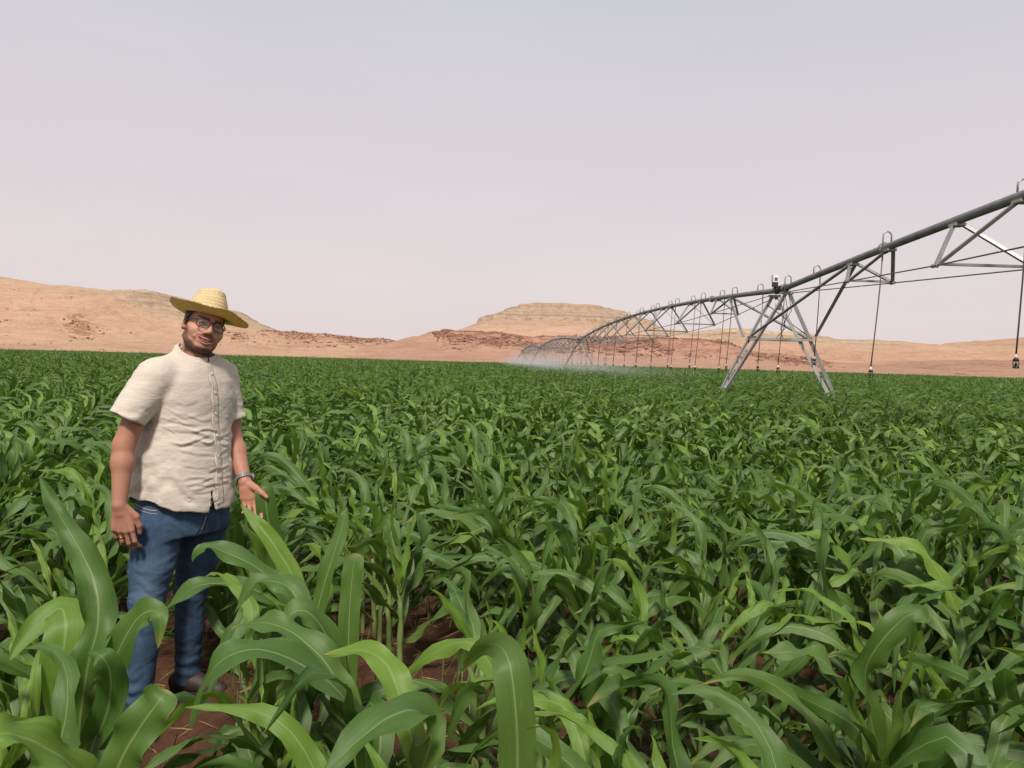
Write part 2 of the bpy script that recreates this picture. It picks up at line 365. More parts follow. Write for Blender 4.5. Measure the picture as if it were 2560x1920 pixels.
# loose dark rocks lying on the hills, too many to count
def rocks(name, hl, n, ok, size, mat, seed, label):
    R_ = np.random.default_rng(seed); xs, ys, Zg = HILL_Z[hl]
    ico = bmesh.new(); bmesh.ops.create_icosphere(ico, subdivisions=1, radius=1.0); bv = np.array([v.co[:] for v in ico.verts]); bf = np.array([[v.index for v in f.verts] for f in ico.faces]); ico.free()
    i = R_.integers(4, len(ys) - 16, n * 6); j = R_.integers(6, len(xs) - 6, n * 6)
    px = 1280 + FPX * xs[j] / ys[i]; crest = Zg[:-14].max(0)[j]; f = Zg[i, j] / np.maximum(crest, .1)
    m = (R_.random(n * 6) < ok(px, f)) & (fbm(xs[j] * .06, ys[i] * .06, seed, 3) > -.05); i, j = i[m][:n], j[m][:n]; n = len(i)
    s = size * R_.lognormal(0, .55, n); dx = R_.uniform(-.6, .6, (n, 2)) * np.array([xs[1] - xs[0], ys[1] - ys[0]])
    V = bv[None] * (1 + R_.uniform(-.28, .28, (n, len(bv), 1))) * (s[:, None] * R_.uniform(.6, 1.3, (n, 3)) * np.array([1.25, 1.0, .62]))[:, None, :]
    V = V + np.stack([xs[j] + dx[:, 0], ys[i] + dx[:, 1], Zg[i, j] + .05 * s], 1)[:, None, :]
    F = (bf[None] + (np.arange(n) * len(bv))[:, None, None]).reshape(-1, 3)
    tag(link(name, mesh(name, V.reshape(-1, 3), F, mat, False)), label, 'rocks', kind='stuff')
m_rk = simple('dark_rock', (.21, .108, .070), .95, 0, .45, .35)
rocks('rubble', 'rocky_hill', 9500, lambda px, f: np.clip((f - .26) * 1.5, 0, 1) * np.clip((px - 1060 - 60 * (1 - f)) / 40, 0, 1), .30, m_rk, 5, 'dark brown rocks strewn over the hill before the mesa')
rocks('scree', 'plateau', 2600, lambda px, f: np.clip(bump2(px, f, 205, .40, 45, .12) * 1.4 + bump2(px, f, 172, .80, 20, .06) + .5 * bump2(px, f, 12, .32, 20, .05) + .012 + .25 * bump2(px, f, 250, .93, 120, .02), 0, 1), .30, m_rk, 6, 'patches of brown rocks on the sandy plateau slope')
rocks('stones', 'hill', 3600, lambda px, f: np.clip((f - .35) * 2, 0, 1) * np.clip((px - 640) / 40, 0, 1) + .6 * bump2(px, f, 600, .62, 36, .14), .27, m_rk, 7, 'brown stones scattered over the low sandy hill')

# wire fence on the sandy flat in front of the plateau
m_post = simple('weathered_post', (0.16, 0.12, 0.09), 0.8); m_wire = simple('fence_wire', (0.18, 0.15, 0.13), 0.6, 0.6)
fr = empty('wire_fence', (0, 0, 0)); tag(fr, 'thin wire fence with many posts below the sandy plateau', 'fence')
fx = np.linspace(-152, -76, 44); tops = []
for i, x in enumerate(fx):
    y = 226 + 7 * math.sin(i * 0.09) + random.uniform(-.3, .3); z = hill_z('plateau', x, y)
    h = 1.7 + random.uniform(-.15, .2); ln = random.uniform(-.06, .06)
    MB().tube([(x, y, z - .2), (x + ln, y, z + h)], 0.055, 6).build('post', m_post, fr); tops.append((x, y, z))
for hz in (0.45, 0.95, 1.45):
    MB().tube([(p[0], p[1] - 0.06, p[2] + hz) for p in tops], 0.012, 4).build('wire', m_wire, fr)
# dry shrubs by the fence
def dry_shrub(loc, r, label, seed):
    R = random.Random(seed); o = empty('dry_shrub', loc); mb = MB(); lf = MB()
    for k in range(46):
        az = R.uniform(0, 6.28); el = R.uniform(.15, 1.4); l = r * R.uniform(.5, 1.15)
        d = Vector((math.cos(az) * math.cos(el), math.sin(az) * math.cos(el), math.sin(el)))
        mb.tube([(0, 0, 0), d * l * .5 + Vector((0, 0, .05)), d * l], [.02 * r, .012 * r, .004 * r], 4)
        for q in range(7):
            c = d * l * R.uniform(.4, 1.05) + Vector((R.uniform(-.12, .12), R.uniform(-.12, .12), R.uniform(-.1, .1))) * r
            s = .11 * r; n = Vector((R.uniform(-1, 1), R.uniform(-1, 1), R.uniform(-1, 1))).normalized(); u = n.orthogonal().normalized() * s; v = n.cross(u)
            lf.add([c - u, c - v * .6, c + u, c + v * .6], [[0, 1, 2, 3]])
    mb.build('branches', simple('dry_twig', (.14, .085, .05), .9), o); lf.build('foliage', simple('dry_leaf', (.15, .095, .045), .9), o, False)
    tag(o, label, 'shrub')
for px, y, r, lb, sdd in ((255, 218, 1.5, 'larger dark dry shrub at the foot of the wire fence', 1), (345, 216, 1.0, 'smaller dry shrub at the fence nearer the man', 2)):
    p = at_y(px, 870, y); dry_shrub((p.x, y, hill_z('plateau', p.x, y) - .05), r, lb, sdd)
# ------------------------------------------------------------------ the centre-pivot irrigation machine
m_galv = NT('galvanised_pipe'); _o = m_galv.obj(); _n = m_galv.noise(_o, 3, 6, .65); _k = m_galv.noise(m_galv.mapping(_o, (1, 1, 1)), 30, 4)
m_galv.pbr(m_galv.mix(m_galv.ramp(_k, [(.45, 0.), (.8, .35)]), m_galv.ramp(_n, [(.3, (.15, .155, .16)), (.7, (.27, .275, .275))]), (.23, .17, .13)), .55, .35, .4); m_galv = m_galv.m
m_strut = simple('galvanised_strut', (.27, .265, .26), .5, .45, .25, 4)
m_leg = simple('tower_leg_steel', (.33, .325, .305), .5, .4, .22, 3)
m_rod = simple('truss_rod_steel', (.17, .155, .155), .5, .5, .2, 5)
m_hose = simple('rubber_hose', (.12, .075, .06), .6, 0, .2, 5)
m_goose = simple('gooseneck_pipe', (.32, .32, .32), .4, .5, .15, 6)
m_black = simple('black_plastic', (.02, .02, .022), .45, 0, .2, 30)
m_white = simple('white_plastic', (.72, .72, .70), .45, 0, .06, 30)
m_tyre = simple('tyre_rubber', (.025, .024, .023), .85, 0, .3, 30)
m_motor = simple('motor_grey', (.10, .105, .11), .5, .2)

JZ = 3.80                                            # pipe height at the towers
TOW = [Vector((7.69, -29.7, JZ)), Vector((7.69, 22.3, JZ)), Vector((6.65, 77.0, JZ)), Vector((4.45, 127.0, JZ)), Vector((2.1, 176.0, JZ))]
RISE = [.74, .68, .68, .68]
machine = empty('irrigation_machine', (7.69, 22.3, 0))
tag(machine, 'long galvanised centre pivot irrigation machine on wheeled towers crossing the field', 'irrigation machine')
bpy.context.view_layer.update()
def into(o, par, keep):
    """Parent o (built in world coordinates) to par, which sits at world point keep."""
    o.parent = par; o.location = Vector(o.location) - Vector(keep); return o
MO = Vector((7.69, 22.3, 0))
def bar(name, a, b, r, mat, par, keep, sides=6):
    a, b = Vector(a), Vector(b)
    return into(MB().tube([a - keep, b - keep], r, sides).build(name, mat, None), par, (0, 0, 0))
def angle_bar(name, a, b, wd, mat, par, keep, side):
    """An L-section bar from a to b, leg width wd."""
    a, b = Vector(a) - keep, Vector(b) - keep; d = (b - a).normalized(); s = Vector(side); s = (s - d * s.dot(d)).normalized(); n = d.cross(s)
    t = wd * .13; prof = [(0, 0), (wd, 0), (wd, t), (t, t), (t, wd), (0, wd)]
    V = [p + s * u + n * v for p in (a, b) for u, v in prof]
    F = [[i, (i + 1) % 6, 6 + (i + 1) % 6, 6 + i] for i in range(6)] + [[5, 4, 3, 2, 1, 0], [6, 7, 8, 9, 10, 11]]
    return MB().add(V, F).build(name, mat, par, False)

# sprinkler head, shared by every drop: white nozzle, black ring body, deflector plate
_h = MB().lathe([(.012, 0), (.014, -.03), (.02, -.035), (.02, -.06), (.012, -.065)], sides=8)
SPR_TOP = mesh('nozzle', np.concatenate(_h.V), _h.F, m_white)
_h = MB().lathe([(.018, -.06), (.04, -.075), (.045, -.10), (.03, -.115)], sides=10)
for q in range(3):
    aa = q * 2.094; _h.tube([(.035 * math.cos(aa), .035 * math.sin(aa), -.11), (.05 * math.cos(aa), .05 * math.sin(aa), -.15), (.03 * math.cos(aa), .03 * math.sin(aa), -.19)], .008, 4)
_h.lathe([(.008, -.13), (.028, -.185), (.05, -.205), (.05, -.22), (.01, -.225)], sides=10)
SPR_BODY = mesh('sprinkler_head', np.concatenate(_h.V), _h.F, m_black)

def span(i, near_step):
    A, B = TOW[i], TOW[i + 1]; L = (B - A).length; ax = (B - A).normalized(); lat = ax.cross(Vector((0, 0, 1))).normalized()   # lat: to the right going away
    keep = (A + B) / 2; keep.z = 0
    par = empty('span', keep - MO, 0, machine)
    R = RISE[i]
    def pipe(s, off=0.0, dz=0.0):
        q = s / L
        return A + ax * s + lat * off + Vector((0, 0, 4 * R * q * (1 - q) + dz))
    MB().tube([pipe(s) - keep for s in np.linspace(.55, L - .55, 44)], .080, 14).build('pipe', m_galv, par)
    # flanged joints where the pipe lengths meet
    npipe = 8
    for k in range(1, npipe):
        s = L * k / npipe + .35
        p = pipe(s); d = (pipe(s + .1) - pipe(s - .1)).normalized()
        f = MB().tube([p - d * .035 - keep, p - d * .004 - keep], .124, 14); f.tube([p + d * .004 - keep, p + d * .035 - keep], .124, 14)
        for q in range(8):
            aa = q * math.pi / 4 + .2; u = lat * math.cos(aa) + d.cross(lat) * math.sin(aa)
            f.tube([p + u * .110 - d * .05 - keep, p + u * .110 + d * .05 - keep], .011, 5)
        f.build('flange', m_strut, par, False)
    # truss: lower nodes left and right, spreader between them, four struts to the pipe
    nb = 11; step = L / nb; nodes = {-1: [], 1: []}
    wid = [.50, .82, 1.05, 1.20, 1.28]; dep = [.62, .95, 1.18, 1.33, 1.40]
    for k in range(1, nb):
        e = min(k, nb - k) - 1; de = (5.55, 9.65, 14.4, 19.1, 23.8)[e] * (L / 52.0 if e > 1 else 1.0); s = de if k < nb / 2 else L - de
        w_, d_ = wid[min(e, 4)], dep[min(e, 4)]
        base = pipe(s); N = {sg: base + lat * sg * w_ - Vector((0, 0, d_)) for sg in (-1, 1)}
        for sg in (-1, 1): nodes[sg].append(N[sg])
        angle_bar('spreader', N[-1], N[1], .05, m_strut, par, keep, (0, 0, 1))
        for ds in (-.85, .85):
            br = pipe(s + ds, 0, -.075)
            MB().box(br - keep + Vector((0, 0, -.01)), (.20, .22, .05)).build('bracket', m_leg, par, False)
            for sg in (-1, 1):
                angle_bar('strut', br + lat * sg * .07, N[sg], .055, m_strut, par, keep, ax)
        for sg in (-1, 1):
            c = N[sg] - keep; MB().tube([c - ax * .09, c + ax * .09], .035, 6).build('node_plate', m_strut, par, False)
    for sg in (-1, 1):
        chain = [A + ax * .45 + lat * sg * .12 + Vector((0, 0, -.12))] + nodes[sg] + [B - ax * .45 + lat * sg * .12 + Vector((0, 0, -.12))]
        for p, q in zip(chain[:-1], chain[1:]): bar('truss_rod', p, q, .0135, m_rod, par, keep, 5)
    # struts from the first and last bracket down to the tower frames
    for T, sgn, s in ((A, 1, 5.55 - .85), (B, -1, L - 5.55 + .85)):
        if i == 0 and T is A: continue
        for sg in (-1, 1):
            angle_bar('tower_strut', pipe(s, sg * .07, -.08), T + ax * sgn * .33 + lat * sg * .93 + Vector((0, 0, -1.34)), .06, m_strut, par, keep, ax)
    # goosenecks and drops, alternating sides
    k = 0; RR = random.Random(40 + i)
    if i == 0: stops = [3.0 + 4.1 * q for q in range(9)] + [37.2, 41.62, 45.55, 49.6, 51.2]
    else:
        stops = [2.0]
        while stops[-1] < L - 2.6: stops.append(stops[-1] + near_step * RR.uniform(.93, 1.07))
    for s in stops:
        dist_from_B = L - s
        if i == 0: sgn = -1 if k % 2 else 1
        else: sgn = -1 if k % 2 else 1
        top = pipe(s); ra = .085
        c = top + lat * sgn * ra + Vector((0, 0, .20))
        arc = [top + Vector((0, 0, .05)), top + Vector((0, 0, .20))] + [c + (-lat * sgn * math.cos(t) + Vector((0, 0, 1)) * math.sin(t)) * ra for t in np.linspace(.35, math.pi - .35, 6)]
        dn = top + lat * sgn * ra * 2
        arc += [dn + Vector((0, 0, .20)), dn + Vector((0, 0, -.32))]
        MB().tube([p - keep for p in arc], .0165, 7).build('gooseneck', m_goose, par)
        zb = RR.uniform(1.52, 1.66) if i else (1.62 if k % 2 else 1.86)
        hz = arc[-1].z; sway = Vector((-.055, 0, 0)) * (hz - zb) * RR.uniform(.6, 1.25)
        hp = [arc[-1] + Vector((0, 0, .04))] + [arc[-1] + sway * q ** 1.3 + Vector((0, 0, (zb - hz) * q)) for q in (.25, .5, .75, 1.0)]
        MB().tube([p - keep for p in hp], .0125, 6).build('drop_hose', m_hose, par)
        e = hp[-1]; rt = (0, math.atan2(sway.x, -(zb - hz)) , 0)
        n = link('nozzle', SPR_TOP, par, e - keep + Vector((0, 0, .01)), rt); link('sprinkler_head', SPR_BODY, par, e - keep + Vector((0, 0, .01)), rt)
        k += 1
span(0, 4.05); span(1, 2.12); span(2, 2.12); span(3, 2.12)

def tower(i):
    T = TOW[i]; prev = TOW[i - 1]; nxt = TOW[i + 1] if i + 1 < len(TOW) else T + (T - prev)
    ax = (nxt - prev); ax.z = 0; ax.normalize(); lat = ax.cross(Vector((0, 0, 1))).normalized()
    g = Vector((T.x, T.y, 0)); par = empty('drive_tower', g - MO, 0, machine)
    def P(l, a, z): return lat * l + ax * a + Vector((0, 0, z))
    Z0 = Vector((0, 0, 0))
    leg = lambda sg, e, f: P(sg * (.10 + 1.66 * f), e * (.56 - .40 * f), JZ - .12 - (JZ - .12 - .62) * f)
    for sg in (-1, 1):
        for e in (-1, 1):
            angle_bar('leg', leg(sg, e, 0), leg(sg, e, 1), .105, m_leg, par, Z0, -lat * sg)
        for f in (.60, .76, .92): bar('rung', leg(sg, -1, f), leg(sg, 1, f), .02, m_strut, par, Z0)
        angle_bar('end_brace', leg(sg, -1, .42), leg(sg, 1, .42), .06, m_strut, par, Z0, (0, 0, 1))
    for e in (-1, 1): angle_bar('cross_beam', leg(-1, e, .44), leg(1, e, .44), .065, m_leg if e < 0 else m_strut, par, Z0, (0, 0, 1))
    bar('diagonal', leg(1, -1, .42), leg(-1, 1, .08), .016, m_strut, par, Z0)
    # drive beam, wheels, gearboxes: down among the maize
    MB().box((0, 0, .60), (.14, 3.85, .14), np.array([[ax.x, lat.x, 0], [ax.y, lat.y, 0], [0, 0, 1]])).build('drive_beam', m_leg, par, False)
    Mx = np.array([[lat.x, 0, ax.x], [lat.y, 0, ax.y], [0, 1, 0]])
    for sg in (-1, 1):
        wc = P(sg * 1.83, .24, .43)
        wh = MB().lathe([(.26, -.11), (.39, -.13), (.43, -.08), (.43, .08), (.39, .13), (.26, .11)], wc, 24, Mx); wo_ = wh.build('wheel', m_tyre, par)
        rm = MB().lathe([(.05, -.06), (.26, -.09), (.26, .09), (.05, .06)], wc, 20, Mx).build('rim', m_leg, par)
        MB().box(P(sg * 1.83, 0, .52), (.26, .24, .24)).build('gearbox', m_motor, par, False)
    # pipe joint: flexible boot, control box on a bracket, motor cable, pressure drum
    MB().tube([P(0, -.62, JZ + .02), P(0, -.3, JZ + .03), P(0, 0, JZ + .03), P(0, .3, JZ + .03), P(0, .62, JZ + .02)], [.072, .095, .11, .095, .072], 14).build('pipe_joint', m_black, par)
    for a_ in (-.34, .34): MB().tube([P(0, a_ - .03, JZ + .03), P(0, a_ + .03, JZ + .03)], .125, 14).build('collar', m_galv, par)
    for e in (-1, 1): MB().box(P(0, e * .5, JZ - .13), (.34, .14, .06)).build('saddle', m_leg, par, False)
    cb = MB(); cb.box(P(-.16, .05, JZ + .33), (.16, .16, .21)); cb.build('control_box', m_white, par, False)
    MB().box(P(-.16, -.033, JZ + .31), (.09, .012, .09)).build('box_panel', m_motor, par, False)
    MB().box(P(-.16, .05, JZ + .155), (.14, .14, .13)).tube([P(-.16, .05, JZ + .1), P(-.16, .05, JZ - .1)], .03, 6).build('box_mount', m_black, par, False)
    MB().lathe([(.02, -.16), (.075, -.15), (.085, 0), (.075, .13), (.02, .15)], P(-.06, 0, JZ - .42), 12).build('drum', m_white, par)
    for q, l0 in enumerate((-.12, .03, .14)):
        MB().tube([P(l0, -.2, JZ - .05), P(l0 + .1, -.25, JZ - .6), P(l0 + .22 - .2 * q, -.2, JZ - 1.1), P(l0 - .05, -.1, JZ - 1.45)], .010, 5).build('cable', m_black, par)
for i in (1, 2, 3, 4): tower(i)
# end gun boom past the last tower
T = TOW[4]; ax = (TOW[4] - TOW[3]).normalized()
ov = empty('overhang', T - MO - Vector((0, 0, T.z)), 0, machine)
MB().tube([Vector((0, 0, JZ)) + ax * .5, Vector((0, 0, JZ + .35)) + ax * 6, Vector((0, 0, JZ + .55)) + ax * 12], [.07, .06, .05], 10).build('boom_pipe', m_galv, ov)
for sg in (-1, 1): MB().tube([Vector((sg * .5, 0, JZ + 1.2)), Vector((0, 0, JZ + .5)) + ax * 10], .012, 5).build('stay_wire', m_rod, ov)
MB().tube([Vector((-.5, 0, JZ + 1.2)), Vector((0, 0, JZ)), Vector((.5, 0, JZ + 1.2))], .03, 6).build('mast', m_strut, ov)

# fine spray drifting from the far sprinklers
def spray():
    t = NT('spray_mist'); t.t.nodes.remove(t.out); t.out = t.t.nodes.new('ShaderNodeOutputMaterial')
    o = t.n('NewGeometry').outputs['Position']; s = t.n('SeparateXYZ', {0: o})
    n = t.noise(t.mapping(o, (.18, .05, .55)), 1.0, 4, .6)
    fz = t.n('MapRange', {0: s.outputs['Z'], 1: .9, 2: 3.2, 3: 1.0, 4: 0.0}).outputs[0]
    fy = t.n('MapRange', {0: s.outputs['Y'], 1: 36., 2: 80., 3: 0.12, 4: 1.0}).outputs[0]
    cx = t.math('SUBTRACT', s.outputs['X'], t.n('MapRange', {0: s.outputs['Y'], 1: 30., 2: 180., 3: 6.6, 4: 1.6}).outputs[0])
    fx = t.n('MapRange', {0: t.math('ABSOLUTE', cx), 1: 1.0, 2: 5.6, 3: 1.0, 4: 0.0}).outputs[0]
    d = t.math('MULTIPLY', t.math('MULTIPLY', t.math('POWER', fz, 1.4), t.math('MULTIPLY', fx, fy)), t.ramp(n, [(.35, .15), (.7, 1.0)]))
    v = t.n('VolumePrincipled', {'Color': (.95, .95, .96), 'Density': t.math('MULTIPLY', d, .05), 'Anisotropy': .3})
    t.t.links.new(v.outputs[0], t.out.inputs['Volume'])
    V = []
    for y, cx in ((32, 6.6), (70, 6.0), (120, 3.6), (182, 1.5)):
        V += [(cx - 6, y, .55), (cx + 6, y, .55), (cx + 6, y, 3.2), (cx - 6, y, 3.2)]
    F = [[3, 2, 1, 0], [12, 13, 14, 15]]
    for k in range(3):
        for j in range(4): F.append([4 * k + j, 4 * k + (j + 1) % 4, 4 * k + 4 + (j + 1) % 4, 4 * k + 4 + j])
    me = mesh('spray_mist', V, F, t.m, False); bm = bmesh.new(); bm.from_mesh(me); bmesh.ops.recalc_face_normals(bm, faces=bm.faces); bm.to_mesh(me); bm.free(); o = link('spray_mist', me); tag(o, 'white water spray drifting under the far irrigation spans', 'mist', kind='stuff')
spray()
# ------------------------------------------------------------------ the man in the straw hat
MAN_A = math.radians(24); MAN_O = Vector((-3.62 * math.sin(MAN_A), 3.62 * math.cos(MAN_A), 0))
# man frame: x to the right as seen from the camera, y away from it, z up, metres from the ground between his feet

def nrm(v): v = np.asarray(v, float); return v / np.linalg.norm(v)
class SDF:
    """Distance field on a grid; shapes are blended in one by one inside their own bounds."""
    def __init__(s, lo, hi, h):
        s.lo = np.asarray(lo, float); s.h = h; s.n = np.ceil((np.asarray(hi) - s.lo) / h).astype(int) + 1
        s.D = np.full(s.n, 0.5, dtype=np.float32)
    def sub(s, lo, hi):
        a = np.clip(np.floor((np.asarray(lo) - s.lo) / s.h).astype(int), 0, s.n); b = np.clip(np.ceil((np.asarray(hi) - s.lo) / s.h).astype(int) + 1, 0, s.n)
        sl = tuple(slice(i, j) for i, j in zip(a, b))
        g = np.ogrid[sl]
        return sl, [(s.lo[k] + s.h * g[k]).astype(np.float32) for k in range(3)]
    def add(s, fn, lo, hi, k=0.01, m=0.03, cut=False):
        sl, (X, Y, Z) = s.sub(np.asarray(lo) - m, np.asarray(hi) + m)
        if 0 in s.D[sl].shape: return s
        d = fn(X, Y, Z).astype(np.float32); D = s.D[sl]
        if cut: D, d = -D, d
        hh = np.clip(0.5 + 0.5 * (d - D) / k, 0, 1) if k > 0 else (d > D).astype(np.float32)
        r = d + (D - d) * hh - k * hh * (1 - hh)
        s.D[sl] = -r if cut else r
        return s
    def cone(s, a, b, ra, rb, k=0.01, cut=False):
        a = np.asarray(a, float); b = np.asarray(b, float); ab = b - a; L2 = ab @ ab
        def fn(X, Y, Z):
            t = np.clip(((X - a[0]) * ab[0] + (Y - a[1]) * ab[1] + (Z - a[2]) * ab[2]) / L2, 0, 1)
            return np.sqrt((X - a[0] - t * ab[0]) ** 2 + (Y - a[1] - t * ab[1]) ** 2 + (Z - a[2] - t * ab[2]) ** 2) - (ra + (rb - ra) * t)
        r = max(ra, rb); return s.add(fn, np.minimum(a, b) - r, np.maximum(a, b) + r, k, cut=cut)
    def ell(s, c, r, M=np.eye(3), k=0.01, cut=False):
        """Ellipsoid with semi-axes r along the rows of M."""
        c = np.asarray(c, float); r = np.asarray(r, float); R = r.max()
        def fn(X, Y, Z):
            q = [(M[i][0] * (X - c[0]) + M[i][1] * (Y - c[1]) + M[i][2] * (Z - c[2])) for i in range(3)]
            k0 = np.sqrt(sum((q[i] / r[i]) ** 2 for i in range(3))); k1 = np.sqrt(sum((q[i] / r[i] ** 2) ** 2 for i in range(3))) + 1e-9
            return k0 * (k0 - 1) / k1
        return s.add(fn, c - R, c + R, k, cut=cut)
    def mesh(s):
        D = s.D; I = D < 0; n = np.array(D.shape)
        c = I[:-1, :-1, :-1].astype(np.int8)
        corners = [(i, j, k) for i in (0, 1) for j in (0, 1) for k in (0, 1)]
        cnt = sum(I[i:n[0] - 1 + i, j:n[1] - 1 + j, k:n[2] - 1 + k].astype(np.int8) for i, j, k in corners)
        idx = np.argwhere((cnt > 0) & (cnt < 8))
        ci = np.full(tuple(n - 1), -1, dtype=np.int32); ci[tuple(idx.T)] = np.arange(len(idx))
        val = np.stack([D[idx[:, 0] + i, idx[:, 1] + j, idx[:, 2] + k] for i, j, k in corners], 1)
        P = np.array(corners, float); acc = np.zeros((len(idx), 3)); m = np.zeros(len(idx))
        for a in range(8):
            for b in range(a + 1, 8):
                if np.abs(P[a] - P[b]).sum() != 1: continue
                va, vb = val[:, a], val[:, b]; x = (va < 0) != (vb < 0)
                t = np.where(x, va / np.where(x, va - vb, 1), 0)
                acc += np.where(x[:, None], P[a] + (P[b] - P[a]) * t[:, None], 0); m += x
        V = s.lo + s.h * (idx + acc / m[:, None]); F = []
        for ax in range(3):
            u, v = [(1, 2), (2, 0), (0, 1)][ax]
            s0 = [slice(None)] * 3; s1 = [slice(None)] * 3; s0[ax] = slice(0, -1); s1[ax] = slice(1, None)
            e = np.argwhere(I[tuple(s0)] != I[tuple(s1)])
            e = e[(e[:, u] > 0) & (e[:, v] > 0) & (e[:, u] < n[u] - 1) & (e[:, v] < n[v] - 1)]
            du = np.eye(3, dtype=int)[u]; dv = np.eye(3, dtype=int)[v]
            q = np.stack([ci[tuple((e - du - dv).T)], ci[tuple((e - dv).T)], ci[tuple(e.T)], ci[tuple((e - du).T)]], 1)
            ins = I[tuple(e.T)]
            q[~ins] = q[~ins][:, ::-1]; F.append(q)
        return V, np.concatenate(F)
def relax(V, F, it=2, lam=0.5):
    E = np.concatenate([F[:, [0, 1]], F[:, [1, 2]], F[:, [2, 3]], F[:, [3, 0]]]); n = len(V)
    deg = np.bincount(E.ravel(), minlength=n)[:, None]
    for _ in range(it):
        A = np.stack([np.bincount(E[:, 0], V[E[:, 1], k], n) + np.bincount(E[:, 1], V[E[:, 0], k], n) for k in range(3)], 1)
        V = V + lam * (A / np.maximum(deg, 1) - V)
    return V
def normals(V, F):
    N = np.cross(V[F[:, 2]] - V[F[:, 0]], V[F[:, 3]] - V[F[:, 1]]); o = np.zeros_like(V)
    for k in range(4):
        for c in range(3): o[:, c] += np.bincount(F[:, k], N[:, c], len(V))
    return o / (np.linalg.norm(o, axis=1)[:, None] + 1e-12)

# --- frames
HY, HR = math.radians(13), math.radians(16.5)
Hc = np.array([0.134, 0.005, 1.660])
hs = np.array([math.cos(HY) * math.cos(HR), math.sin(HY), -math.cos(HY) * math.sin(HR)])        # his left
hf = np.array([math.sin(HY) * math.cos(HR), -math.cos(HY), -math.sin(HY) * math.sin(HR)])       # forward
hu = np.array([math.sin(HR), 0, math.cos(HR)])                                                  # up
HP_ = math.radians(7); hf, hu = hf * math.cos(HP_) + hu * math.sin(HP_), hu * math.cos(HP_) - hf * math.sin(HP_)     # chin slightly up
HM = np.stack([hs, hf, hu])
def hp(a, b, c): return Hc + a * hs + b * hf + c * hu
TY = math.radians(40); tt = np.array([math.cos(TY), math.sin(TY), 0]); tg = np.array([math.sin(TY), -math.cos(TY), 0])   # shoulder axis (to his left), chest forward

# --- the body: head, neck, arms, hands, trunk as one surface
B = SDF((-.28, -.30, .72), (.47, .27, 1.80), .003)
B.ell(hp(0, -.018, .030), (.074, .096, .086), HM, 0)                       # cranium
B.ell(hp(0, .020, -.040), (.068, .066, .084), HM, .02)                     # face
for sg in (-1, 1):
    B.cone(hp(sg * .053, -.006, -.058), hp(sg * .020, .056, -.099), .023, .021, .018)     # jaw
    B.ell(hp(sg * .043, .050, -.036), (.027, .025, .024), HM, .016)                        # cheek
    B.ell(hp(sg * .061, .022, -.018), (.014, .03, .02), HM, .016)                          # cheekbone
    B.cone(hp(sg * .012, .081, .021), hp(sg * .050, .060, .021), .010, .009, .010)         # brow ridge
B.ell(hp(0, .066, -.100), (.022, .018, .018), HM, .012)                    # chin
B.ell(hp(0, .060, .055), (.05, .026, .035), HM, .02)                       # forehead
for sg in (-1, 1):
    B.ell(hp(sg * .032, .096, .000), (.019, .014, .0125), HM, .010, True)                  # eye sockets
    B.ell(hp(sg * .032, .0735, .0005), (.0155, .0135, .0135), HM, .004)                    # lids over the eyeballs
    B.ell(hp(sg * .032, .0885, -.0015), (.0130, .0100, .0030), HM, .002, True)             # slit between the lids
B.cone(hp(0, .085, .010), hp(0, .105, -.031), .0080, .0105, .008)          # nose
B.ell(hp(0, .103, -.035), (.0125, .0115, .010), HM, .006)
for sg in (-1, 1):
    B.ell(hp(sg * .0135, .096, -.039), (.0085, .011, .0085), HM, .005)
    B.cone(hp(sg * .020, .083, -.043), hp(sg * .043, .066, -.062), .006, .006, .010)       # smile fold
    B.ell(hp(sg * .0065, .102, -.046), (.0035, .005, .003), HM, .002, True)
B.ell(hp(0, .074, -.070), (.036, .018, .02), HM, .012)                     # muzzle
US = np.linspace(-1, 1, 13)
lipU = [(.038 * u, .0910 - .0225 * u * u, -.0655 + .0085 * u * u) for u in US]; lipL = [(.035 * u, .0895 - .0205 * u * u, -.0850 + .0265 * u * u) for u in US]
for q in (lipU, lipL):
    for k in range(12): B.cone(hp(*q[k]), hp(*q[k + 1]), .0052 - .0024 * abs(US[k]) ** 2, .0052 - .0024 * abs(US[k + 1]) ** 2, .003)
for u in US[1:-1]:                                                          # opening of the smile
    r = .0008 + .0050 * (1 - u * u) ** .8; cc = hp(.033 * u, .0905 - .0215 * u * u, -.0745 + .0140 * u * u)
    B.cone(cc - hf * .013, cc + hf * .012, r, r, .0015, True)
for sg in (-1, 1):                                                          # ears
    Me = np.stack([nrm(hs * sg * .88 - hf * .47), nrm(hf * .88 + hs * sg * .47), hu])
    B.ell(hp(sg * .080, -.016, -.008), (.008, .019, .031), Me, .006)
    B.ell(hp(sg * .0865, -.010, -.004), (.006, .010, .018), Me, .004, True)
    B.ell(hp(sg * .078, -.004, -.030), (.007, .009, .010), Me, .005)
B.cone(hp(0, -.030, -.055), (.098, .035, 1.47), .060, .066, .02)            # neck
B.cone(hp(0, .012, -.085), (.105, .0, 1.50), .032, .04, .02)
def torso_tab(inflate=0.0):
    tab = [(.60, .062, .20, .16), (.86, .058, .216, .186), (.92, .058, .212, .182), (.994, .056, .208, .178), (1.117, .052, .195, .168), (1.24, .075, .186, .142), (1.35, .084, .196, .135), (1.42, .088, .190, .120), (1.465, .092, .165, .103), (1.50, .096, .118, .088), (1.535, .10, .082, .078), (1.60, .104, .074, .072)]
    T = np.array(tab); T[:, 2:] += inflate; return T
